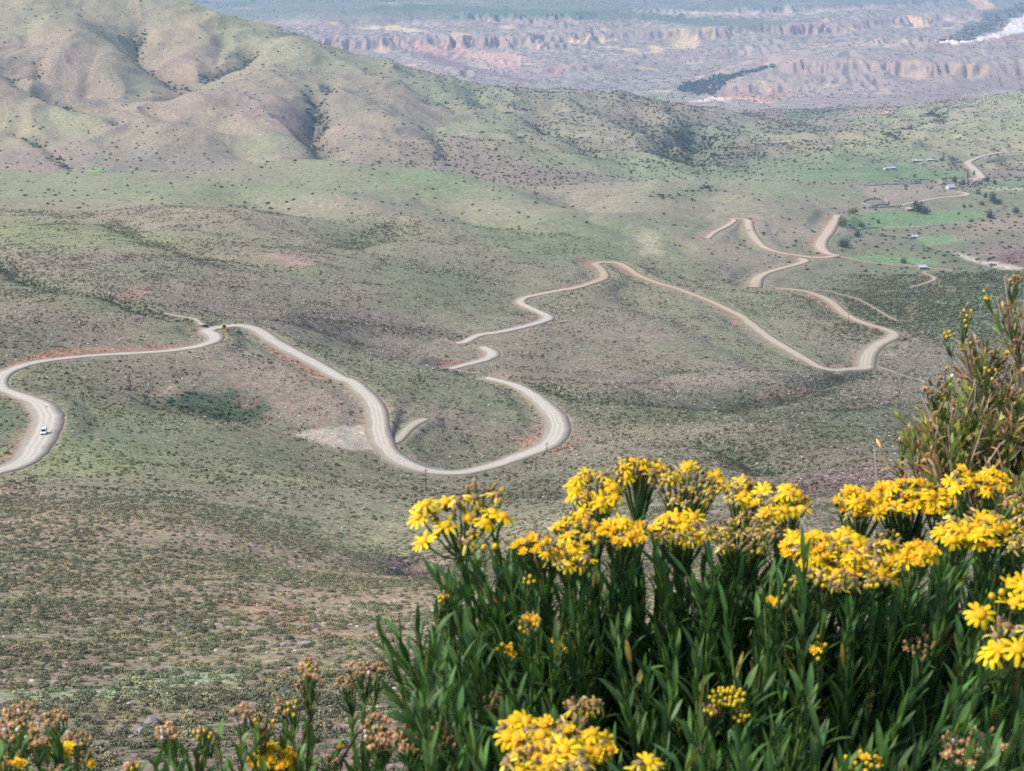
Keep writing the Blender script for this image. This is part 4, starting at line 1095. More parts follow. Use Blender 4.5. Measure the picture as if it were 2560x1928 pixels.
# shrubs of the foreground slope
x, y = sample(92000, 62, 380)
dn = density(x, y)
cl = noise2(x / 7, y / 7, 201) * .5 + noise2(x / 24, y / 24, 202) * .45
keep = (RNG.random(len(x)) < np.clip(dn * .9 + cl * .95, 0.05, 1)) & (BDG(x, y) > 1.2)
x, y, cl = x[keep], y[keep], cl[keep]
n = len(x)
sc = (.17 + .52 * RNG.random(n) ** 2.8) * (1 + .3 * cl)
cc = cover_at(x, y)
kind = RNG.random(n)
hue = np.where(kind[:, None] < .55, np.array([.84, .92, .74]), np.where(kind[:, None] < .82, np.array([1.08, 1.14, .92]), np.array([1.55, 1.45, 1.15])))
cc = cc + (cc.mean(1, keepdims=True) * np.array([1.0, 1.08, .82]) - cc) * .55
tint = np.clip(cc * hue * RNG.uniform(.7, 1.25, n)[:, None], .012, .6)
z = GR(x, y)
u_, v_ = to_px(x, y, z)
size_px = sc * F_PX / y
vis = (u_ > 5) & (u_ < 960 - 150 * sstep(1500, 1700, v_)) & (v_ < 1925) & (v_ > 1350)
order = np.argsort(-np.where(vis, size_px, 0))
ind = order[:230]
mask = np.ones(n, bool); mask[ind] = False
gn_scatter("undergrowth", PROTO, np.stack([x, y, z - .05], 1)[mask], sc[mask], RNG.uniform(0, 6.28, mask.sum()), tint[mask], RNG.integers(0, 5, mask.sum()), sm)
shr_me = []
for k in range(5):
    o = mesh_from("shrub", NEAR_VF[k][0], NEAR_VF[k][1], sm2); shr_me.append(o.data); bpy.data.objects.remove(o)
SH_LAB = [("low dark olive shrub", "dark olive shrubs on the near slope"), ("low grey-green shrub", "grey-green shrubs on the near slope"), ("low straw-tinged shrub", "straw-tinged shrubs on the near slope")]
for i in ind:
    k = 0 if kind[i] < .55 else (1 if kind[i] < .82 else 2)
    o = bpy.data.objects.new("shrub", shr_me[int(RNG.integers(0, 5))]); COL.objects.link(o)
    o.location = (x[i], y[i], z[i] - .05); o.scale = (sc[i],) * 3; o.rotation_euler = (0, 0, float(RNG.uniform(0, 6.28)))
    o.color = tuple(tint[i]) + (1,)
    near = "low on the rocky slope at the bottom left" if v_[i] > 1700 else "higher up the scrubby slope at the left"
    tag(o, SH_LAB[k][0] + " " + near, "shrub", SH_LAB[k][1] + (", bottom" if v_[i] > 1700 else ", upper"))

# tussocks and small bushes of the grassland
x, y = sample(330000, 380, 1250)
dn = density(x, y); gl = GULG(x, y)
cl = noise2(x / 16, y / 16, 203) * .5 + noise2(x / 60, y / 60, 204) * .4
keep = (RNG.random(len(x)) < np.clip(dn * .66 + cl * .8 + gl * .9, 0.03, 1)) & (BDG(x, y) > 1.0)
x, y, cl, gl = x[keep], y[keep], cl[keep], gl[keep]
n = len(x)
sc = (.20 + .50 * RNG.random(n) ** 3.2) * (1 + .4 * np.clip(gl, 0, 1) + .25 * cl) * (1 + .25 * sstep(600, 1200, y)) * (1 + .9 * sstep(.19, .23, x / y) * sstep(850, 1000, y) * sstep(.55, .8, dn[keep])) * (1 + .5 * (RNG.random(n) < .06))
kind = RNG.random(n)
hue = np.where(kind[:, None] < .26, np.array([.66, .73, .62]), np.where(kind[:, None] < .66, np.array([.84, .88, .74]), np.where(kind[:, None] < .85, np.array([1.0, 1.02, .86]), np.array([1.45, 1.34, 1.2]))))
tint = np.clip(cover_at(x, y) * hue * RNG.uniform(.75, 1.2, n)[:, None], .012, .6)
gn_scatter("scrub_vegetation", PROTO_FAR, np.stack([x, y, GR(x, y) - .05], 1), sc, RNG.uniform(0, 6.28, n), tint, RNG.integers(0, 4, n), sm)

# shrubs dotted over the far slopes
x, y = sample(230000, 1250, 4300)
dn = density(x, y); gl = GULG(x, y)
cl = noise2(x / 45, y / 45, 205) * .5 + noise2(x / 170, y / 170, 206) * .35
keep = (RNG.random(len(x)) < np.clip(dn ** 1.3 * .85 + cl * .6 * dn + gl * .9 + .006, 0.003, 1) * np.where(y < 1850, .40, .80)) & (BDG(x, y) > 1.5)
x, y, gl = x[keep], y[keep], gl[keep]
n = len(x)
sc = (.5 + 1.5 * RNG.random(n) ** 1.8) * (1 + .35 * sstep(1600, 3000, y)) * (1 + .4 * np.clip(gl, 0, 1))
tint = np.clip(cover_at(x, y) * np.array([.36, .43, .37]) * RNG.uniform(.7, 1.25, n)[:, None], .012, .6)
gn_scatter("hillside_vegetation", PROTO_FAR, np.stack([x, y, GR(x, y) - .1], 1), sc, RNG.uniform(0, 6.28, n), tint, RNG.integers(0, 4, n), sm)

# bushes in the badlands valley
x, y = sample(60000, 4300, 8300, .36)
zz = GR(x, y)
cl = noise2(x / 120, y / 120, 207) + .6 * noise2(x / 420, y / 420, 208)
low = 1 - sstep(-570, -520, zz)
keep = RNG.random(len(x)) < np.clip(.16 + .3 * cl + .3 * low, .02, .8)
x, y, zz = x[keep], y[keep], zz[keep]; n = len(x)
sc = 1.4 + 2.6 * RNG.random(n) ** 2.5
tint = np.array([.050, .066, .048]) * RNG.uniform(.7, 1.4, n)[:, None]
gn_scatter("valley_vegetation", PROTO_FAR, np.stack([x, y, zz - .2], 1), sc, RNG.uniform(0, 6.28, n), tint, RNG.integers(0, 4, n), sm)

# woods along the river
wp = []
for s in ("130 500 270 478 420 458 560 428 640 398 740 395 640 418 500 452 400 492 335 542 300 582 160 582 90 560", "1660 265 1760 218 1830 158 1950 108 2080 58 2205 5 2300 -30 2300 60 2205 88 2110 120 2060 180 1900 238 1740 247"):
    rs, cs, m = poly_window(ZP(Z3, s), 25, .8)
    xs, ys, zs, mm = X[rs, cs].ravel(), Y[rs, cs].ravel(), Z[rs, cs].ravel(), m.ravel()
    ok = np.where(mm * RNG.uniform(.3, 1.2, mm.shape) > .42)[0]
    pick = RNG.choice(ok, min(len(ok), 900), replace=False)
    wp.append(np.stack([xs[pick] + RNG.uniform(-5, 5, len(pick)), ys[pick] + RNG.uniform(-6, 6, len(pick)), zs[pick] - .5], 1))
wp = np.vstack(wp); n = len(wp)
tint = np.array([.075, .10, .068]) * RNG.uniform(.6, 1.6, n)[:, None]
gn_scatter("river_woods", PROTO_FAR, wp, 3.0 + 5.5 * RNG.random(n) ** 2.5, RNG.uniform(0, 6.28, n), tint, RNG.integers(0, 4, n), sm)

# loose stones
x, y = sample(120000, 64, 1150)
cc = cover_at(x, y)
pink = cc[:, 0] / (cc[:, 1] + 1e-4)
cl = noise2(x / 12, y / 12, 209) + .7 * noise2(x / 50, y / 50, 210)
keep = (RNG.random(len(x)) < np.clip((pink - 1.0) * 1.2 + .30 * cl + .12, .03, .85)) & (BDG(x, y) > 2)
x, y = x[keep], y[keep]; n = len(x)
sc = (.07 + .28 * RNG.random(n) ** 4) * (1 + 1.3 * sstep(250, 700, y))
tint = np.array([.46, .385, .32]) * RNG.uniform(.65, 1.3, n)[:, None]
gn_scatter("rubble", PROTO_STONE, np.stack([x, y, GR(x, y) + .02], 1), sc, RNG.uniform(0, 6.28, n), tint, RNG.integers(0, 4, n), stm_)
# ---------------------------------------------------------------- foreground plants
PR = np.random.default_rng(42)


def atd(u, v, d):
    """world point at camera depth d on the sight line of (u, v)"""
    x = (u - CU) / F_PX * d; y = (CV - v) / F_PX * d
    return np.array([x, CP * d + SP * y, -SP * d + CP * y])


class Buf:
    def __init__(self): self.v = []; self.f = []; self.c = []; self.m = []; self.n = 0
    def add(self, v, f, c, mat=0):
        v = np.asarray(v, float).reshape(-1, 3)
        self.v.append(v)
        self.f += [tuple(i + self.n for i in q) for q in f]
        self.m += [mat] * len(f)
        c = np.asarray(c, float)
        self.c.append(np.tile(c, (len(v), 1)) if c.ndim == 1 else c)
        self.n += len(v)
    def build(self, name, mats, parent=None, smooth=True):
        v = np.vstack(self.v); c = np.vstack(self.c)
        o = mesh_from(name, v, self.f, mats, parent, smooth)
        if len(mats) > 1: o.data.polygons.foreach_set("material_index", np.array(self.m, np.int32))
        a = o.data.color_attributes.new("tone", "FLOAT_COLOR", "POINT")
        a.data.foreach_set("color", np.concatenate([np.clip(c, 0, 1), np.ones((len(c), 1))], 1).astype(np.float32).ravel())
        return o


def tone_mat(name, rough, spec, transl):
    m, nt, b = new_mat(name, rough, spec)
    at_ = N_(nt, "ShaderNodeAttribute", attribute_name="tone")
    g = N_(nt, "ShaderNodeNewGeometry")
    nz = N_(nt, "ShaderNodeTexNoise"); nz.inputs["Scale"].default_value = 140; nz.inputs["Detail"].default_value = 3; nt.links.new(g.outputs["Position"], nz.inputs["Vector"])
    c = mixmul(nt, at_.outputs["Color"], ramp(nt, nz.outputs[0], [(.3, .75), (.7, 1.25)]), .8)
    nt.links.new(c, b.inputs["Base Color"])
    if transl:
        tr = N_(nt, "ShaderNodeBsdfTranslucent"); nt.links.new(mixmul(nt, c, (1.0, 1.15, .55), .7), tr.inputs[0])
        mx = N_(nt, "ShaderNodeMixShader"); mx.inputs[0].default_value = transl
        nt.links.new(b.outputs[0], mx.inputs[1]); nt.links.new(tr.outputs[0], mx.inputs[2])
        nt.links.new(mx.outputs[0], nt.nodes["Material Output"].inputs["Surface"])
    return m
LEAF = tone_mat("plant_leaf", .48, .32, .25)
PETAL = tone_mat("flower_petal", .6, .25, .25)
WOOD = tone_mat("plant_stem", .7, .3, 0)


def unit(v): return v / (np.linalg.norm(v) + 1e-12)


def perp(d):
    a = np.cross(d, (0, 0, 1.0)) if abs(d[2]) < .95 else np.cross(d, (1.0, 0, 0))
    a = unit(a); return a, np.cross(d, a)


BT = np.linspace(0, 1, 7)
BW = np.array([.30, .62, .90, 1.0, .88, .55, .03])


def blade(buf, p, d, out, L, W, bend, col, mat=0, fold=.25, prof=BW):
    """a lance-shaped leaf: starts at p along d, bending towards out"""
    n = len(prof); t = np.linspace(0, 1, n)
    side = unit(np.cross(d, out)); upn = unit(np.cross(side, d))
    ang = bend * t
    c = p + np.outer(np.cumsum(np.concatenate([[0], np.cos(ang[1:])])) * L / (n - 1), d) + np.outer(np.cumsum(np.concatenate([[0], np.sin(ang[1:])])) * L / (n - 1), out)
    w = prof * W * .5
    nr = np.outer(np.cos(ang), out) - np.outer(np.sin(ang), d)      # roughly the lower face
    l = c + np.outer(w, side) - nr * (w * fold)[:, None]; r = c - np.outer(w, side) - nr * (w * fold)[:, None]
    v = np.stack([l, c, r], 1).reshape(-1, 3)
    f = []
    for i in range(n - 1):
        a = 3 * i
        f += [(a, a + 1, a + 4, a + 3), (a + 1, a + 2, a + 5, a + 4)]
    cc = np.repeat((col[None, :] * (.85 + .3 * t)[:, None]), 3, 0)
    cc[1::3] *= 1.22
    buf.add(v, f, cc, mat)


def tube(buf, pts, r0, r1, col, mat=0, k=5):
    pts = np.asarray(pts, float); n = len(pts)
    tg = np.gradient(pts, axis=0); v = []
    a0 = None
    for i in range(n):
        d = unit(tg[i]); a, b = perp(d)
        r = r0 + (r1 - r0) * i / max(n - 1, 1)
        for j in range(k):
            th = 2 * math.pi * j / k
            v.append(pts[i] + r * (math.cos(th) * a + math.sin(th) * b))
    f = [(i * k + j, i * k + (j + 1) % k, (i + 1) * k + (j + 1) % k, (i + 1) * k + j) for i in range(n - 1) for j in range(k)]
    buf.add(v, f, col, mat)


def bez(p0, p1, p2, p3, n):
    t = np.linspace(0, 1, n)[:, None]
    return (1 - t) ** 3 * p0 + 3 * (1 - t) ** 2 * t * p1 + 3 * (1 - t) * t * t * p2 + t ** 3 * p3


def ovoid(buf, p, d, L, R, col, mat=0, k=6, prof=((0, .35), (.2, .85), (.5, 1.0), (.8, .8), (1.0, .25)), tipcol=None):
    a, b = perp(d); v = []; cc = []
    tipcol = col if tipcol is None else tipcol
    for t, r in prof:
        for j in range(k):
            th = 2 * math.pi * (j + .5 * t) / k
            v.append(p + d * L * t + R * r * (math.cos(th) * a + math.sin(th) * b)); cc.append(col + (tipcol - col) * t)
    n = len(prof)
    f = [(i * k + j, i * k + (j + 1) % k, (i + 1) * k + (j + 1) % k, (i + 1) * k + j) for i in range(n - 1) for j in range(k)]
    f.append(tuple((n - 1) * k + j for j in range(k)))
    buf.add(v, f, np.array(cc), mat)


YEL = np.array([.84, .54, .012]); ORA = np.array([.80, .36, .012]); PALE = np.array([.82, .62, .16]); BRN = np.array([.21, .105, .05]); TAN = np.array([.44, .25, .125]); GRN = np.array([.11, .17, .035]); LEAFC = np.array([.037, .084, .025]); WHI = np.array([.80, .74, .68])
PP = np.array([.35, .85, 1.0, .92, .55])


def daisy(buf, p, n, r, state):
    """a flower head; buf material slots: 0 petals, 1 disc and cup"""
    a, b = perp(n)
    # cup
    ovoid(buf, p - n * r * .75, n, r * .75, r * .30, np.array([.13, .17, .04]), 1, 7, ((0, .35), (.25, .8), (.7, .95), (1, 1.0)))
    if state == "fresh":
        dc, dr, m = ORA * PR.uniform(.85, 1.15), r * .36, PR.integers(9, 13)
        ovoid(buf, p - n * r * .03, n, r * .22, dr, dc, 1, 9, ((0, 1.0), (.45, .95), (.8, .7), (1, .3)), dc * np.array([1.1, 1.25, 1.0]))
        off = PR.uniform(0, 6); dro = PR.uniform(.25, 1.0)
        for j in range(m):
            if PR.random() < .06: continue
            th = off + 2 * math.pi * j / m + PR.normal() * .07
            o = math.cos(th) * a + math.sin(th) * b
            blade(buf, p + o * dr * .7, unit(o + n * PR.uniform(.0, .35)), -n, r * PR.uniform(.64, .86), r * PR.uniform(.22, .30), dro + PR.normal() * .2, YEL * PR.uniform(.9, 1.12) * np.array([1, PR.uniform(.93, 1.1), 1]), 0, -.15, PP)
    elif state == "faded":
        dc, dr, m = BRN * PR.uniform(.7, 1.5), r * .25, PR.integers(6, 11)
        ovoid(buf, p - n * r * .05, n, r * .24, dr, dc, 1, 8, ((0, 1.0), (.5, 1.0), (.85, .8), (1, .45)), TAN * .7)
        off = PR.uniform(0, 6)
        for j in range(m):
            th = off + 2 * math.pi * j / m + PR.normal() * .25
            o = math.cos(th) * a + math.sin(th) * b
            col = PALE if PR.random() < .6 else YEL
            blade(buf, p + o * dr * .7, unit(o + n * PR.uniform(-.2, .5)), -n, r * PR.uniform(.5, .9), r * PR.uniform(.12, .24), PR.uniform(.3, 2.0), col * PR.uniform(.8, 1.1), 0, -.3, PP)
    elif state == "young":      # petals just opening, held up round the disc
        dc, dr, m = ORA * PR.uniform(.9, 1.1), r * .34, PR.integers(7, 11)
        ovoid(buf, p - n * r * .05, n, r * .3, dr, dc, 1, 8, ((0, 1.0), (.5, 1.0), (.85, .75), (1, .35)))
        for j in range(m):
            th = 2 * math.pi * j / m + PR.normal() * .1
            o = math.cos(th) * a + math.sin(th) * b
            blade(buf, p + o * dr * .75, unit(o * .8 + n * PR.uniform(.3, 1.2)), -n, r * PR.uniform(.4, .6), r * .3, .3, YEL * np.array([1, PR.uniform(.85, 1.0), 1]), 0, -.2, PP)
    elif state == "bud":
        ovoid(buf, p - n * r * .4, n, r * .75, r * .33, np.array([.36, .30, .05]) * PR.uniform(.8, 1.2), 1, 7, tipcol=YEL * .9)
    elif state == "brown":      # over: closed brown heads with a pale tuft
        c0 = BRN * PR.uniform(.7, 1.7) + np.array([.03, .02, .0]) + PR.random() ** 3 * np.array([.1, .12, .02])
        ovoid(buf, p - n * r * .4, n, r * PR.uniform(1.0, 1.6), r * PR.uniform(.20, .28), c0, 1, 7, ((0, .4), (.25, .95), (.6, .8), (.85, .72), (1, .55)), TAN * PR.uniform(.5, 1.25))
        for j in range(5):
            th = PR.uniform(0, 6.28); o = math.cos(th) * a + math.sin(th) * b
            blade(buf, p + n * r * .3 + o * r * .2, unit(n + o * PR.uniform(.1, .8)), -n, r * PR.uniform(.3, .6), r * .16, .5, (TAN if PR.random() < .6 else PALE) * PR.uniform(.5, 1.1), 0, .1, PP)
        if PR.random() < .3:
            for j in range(4):
                th = PR.uniform(0, 6.28); o = math.cos(th) * a + math.sin(th) * b
                blade(buf, p + n * r * .35, unit(n + o * .5), -n, r * .5, r * .14, .6, PALE * PR.uniform(.7, 1.1), 0, .1, PP)
    elif state == "seed":       # dry tan seed heads, some with white down
        c0 = TAN * PR.uniform(.65, 1.2)
        ovoid(buf, p - n * r * .5, n, r * .8, r * .26, c0 * .7, 1, 7, ((0, .4), (.3, .85), (.7, 1.0), (1, .9)), c0 * 1.25)
        for j in range(9):
            th = 2 * math.pi * j / 9; o = math.cos(th) * a + math.sin(th) * b
            blade(buf, p - n * r * .1 + o * r * .2, unit(n + o * PR.uniform(.2, 1.3)), -n, r * PR.uniform(.5, .85), r * .24, .6, c0 * PR.uniform(.9, 1.4), 0, .1, PP)
        if PR.random() < .08:
            ovoid(buf, p + n * r * .1, n, r * .7, r * .26, WHI, 1, 6)


def leafy(buf, pts, n_leaf, L, W, spread, col, start=.25, stemcol=GRN, r0=.0022, r1=.0012, tuft=True, jit=.25):
    """a stem with spiralling lance leaves; slots 0 leaf, 1 stem"""
    tube(buf, pts, r0, r1, stemcol, 1)
    n = len(pts); ph = PR.uniform(0, 6)
    for k in range(n_leaf):
        f = start + (1 - start) * (k + PR.random()) / n_leaf
        i = min(int(f * (n - 1)), n - 2); p = pts[i] + (pts[i + 1] - pts[i]) * (f * (n - 1) - i)
        d = unit(pts[i + 1] - pts[i]); a, b = perp(d)
        th = ph + k * 2.39996 + PR.normal() * jit
        o = math.cos(th) * a + math.sin(th) * b
        sp = spread * PR.uniform(.65, 1.4) * (1.15 - .65 * f)
        dd = unit(d * math.cos(sp) + o * math.sin(sp))
        size = (.75 + .5 * math.sin(math.pi * min(1, f * 1.02))) * PR.uniform(.75, 1.15) * (1 if f < .9 else .8)
        # new leaves near the tip are lighter
        c = col * PR.uniform(.6, 1.55) * (1 + .9 * max(0, f - .7) / .3 * np.array([1.1, .85, .5])) * np.array([PR.uniform(.9, 1.25), 1, PR.uniform(.8, 1.3)])
        # tips turn up or droop
        outv = unit(o - dd * (o @ dd))
        bend = PR.normal() * .38 + .12
        if PR.random() < .025: c = np.array([.30, .24, .06]) * PR.uniform(.6, 1.2)
        blade(buf, p, dd, outv, L * size, W * PR.uniform(.8, 1.2), bend, c, 0, .28)


def stem_path(tip, root, lean, n=14):
    """from the root up to the tip; the last stretch nearly upright plus lean"""
    h = tip[2] - root[2]
    up = unit(np.array([lean[0], lean[1], 1.0]))
    return bez(root, root + np.array([(tip[0] - root[0]) * .35, (tip[1] - root[1]) * .35, h * .35]), tip - up * h * .38, tip, n)


# ---- the big yellow-flowered bush
bush = empty("yellow_flower_bush", atd(2050, 2600, 1.62))
tag(bush, "large dark green bush crowded with yellow daisy clusters at the lower right", "bush")
B0 = np.array(bush.location)
ROOT = B0.copy()
gz0 = float(GR(ROOT[0], ROOT[1]))
ROOT[2] = gz0 - .02
bush.location = ROOT; B0 = ROOT.copy()


def build_at(buf, name, mats, parent, origin, smooth=True):
    for i in range(len(buf.v)): buf.v[i] = buf.v[i] - origin
    return buf.build(name, mats, parent, smooth)


def root_near(tip):
    r = ROOT + np.array([(tip[0] - ROOT[0]) * .30 + PR.normal() * .015, (tip[1] - ROOT[1]) * .25 + PR.normal() * .015, 0])
    r[2] = float(GR(r[0], r[1])) - .02
    return r

# leafy stems: tips by sight line and depth
TIPS = []
for (u, v, d, le) in [(955, 1590, 1.50, -.75), (1000, 1600, 1.47, -.35), (1045, 1575, 1.45, -.05), (1085, 1600, 1.44, .1), (985, 1680, 1.42, -.6), (1095, 1455, 1.56, -.45), (1125, 1470, 1.50, -.2), (1165, 1440, 1.56, -.3), (1190, 1400, 1.55, -.1), (1205, 1430, 1.50, -.25), (1240, 1400, 1.56, -.1),
                      (1300, 1395, 1.52, -.05), (1330, 1405, 1.50, 0), (1375, 1400, 1.5, .05), (1420, 1430, 1.48, -.1), (1280, 1480, 1.44, -.2), (1000, 1760, 1.36, -.7), (1050, 1800, 1.32, -.5), (1120, 1700, 1.38, -.3), (1180, 1640, 1.40, -.2), (1060, 1680, 1.40, -.4),
                      (1480, 1380, 1.56, -.1), (1530, 1400, 1.54, 0), (1560, 1330, 1.60, 0), (1600, 1290, 1.62, .05), (1660, 1400, 1.55, .1), (1720, 1400, 1.55, 0), (1780, 1430, 1.52, 0), (1830, 1400, 1.55, .1), (1900, 1400, 1.55, .15), (1960, 1370, 1.58, .2), (1930, 1450, 1.5, .1), (1990, 1420, 1.52, .2),
                      (2050, 1480, 1.50, 0), (2120, 1500, 1.47, 0), (2180, 1500, 1.48, 0), (2240, 1500, 1.48, .1), (2150, 1340, 1.68, .1), (2220, 1340, 1.68, 0), (2300, 1330, 1.68, .1), (2350, 1400, 1.6, .1), (2400, 1430, 1.56, .15), (2450, 1400, 1.55, 0), (2480, 1330, 1.55, .1), (2500, 1310, 1.56, .05), (2540, 1400, 1.52, .2), (2470, 1290, 1.66, .1),
                      (2600, 1450, 1.45, .3), (2560, 1560, 1.4, .2)]:
    TIPS.append((u, v, d, le))
for k in range(135):
    u = PR.uniform(1090, 2620); v = PR.uniform(1385, 1520) + (60 if u < 1250 else 0) + (40 if 2050 < u < 2350 else 0)
    TIPS.append((u, v, 1.60 + PR.normal() * .06, PR.normal() * .2 + (u - 1750) / 5500))
for k in range(120):
    u = PR.uniform(1010, 2640); v = PR.uniform(1450, 2060)
    if u < 1180 and v < 1560 + (1180 - u) * .6: v += 250
    d = 1.60 - .42 * (v - 1400) / 600 + PR.normal() * .035
    TIPS.append((u, v, d, PR.normal() * .18 + (u - 1750) / 4500))
for k, (u, v, d, le) in enumerate(TIPS):
    tip = atd(u, v, d); rt = root_near(tip)
    path = stem_path(tip, rt, (le, PR.normal() * .12))
    # keep only the upper leafy part dense
    total = np.linalg.norm(np.diff(path, axis=0), axis=1).sum()
    b = Buf()
    leafy(b, path, int(44 + PR.integers(0, 12)), .056, .0056, .6, LEAFC, start=max(.15, 1 - PR.uniform(.26, .34) / total), stemcol=GRN * PR.uniform(.7, 1.2), r0=.0036, r1=.0013)
    if k < 100: o = build_at(b, "leafy_stem", [LEAF, WOOD], bush, B0)
    else:
        if k == 100: REST = Buf()
        off = REST.n
        for vv, cc in zip(b.v, b.c): REST.v.append(vv); REST.c.append(cc)
        REST.f += [tuple(i + off for i in q) for q in b.f]; REST.m += b.m; REST.n += b.n
# low inner leaves so that the bush closes up in the dark
for k in range(110):
    u = PR.uniform(1060, 2660); v = PR.uniform(1530, 2250); d = 1.74 - .3 * (v - 1500) / 700 + PR.normal() * .04
    tip = atd(u, v, d); rt = root_near(tip); path = stem_path(tip, rt, (PR.normal() * .3, PR.normal() * .2), 9)
    leafy(REST, path, 42, .055, .0062, .75, LEAFC * .9, start=.45, r0=.003)
build_at(REST, "foliage", [LEAF, WOOD], bush, B0)["kind"] = "stuff"

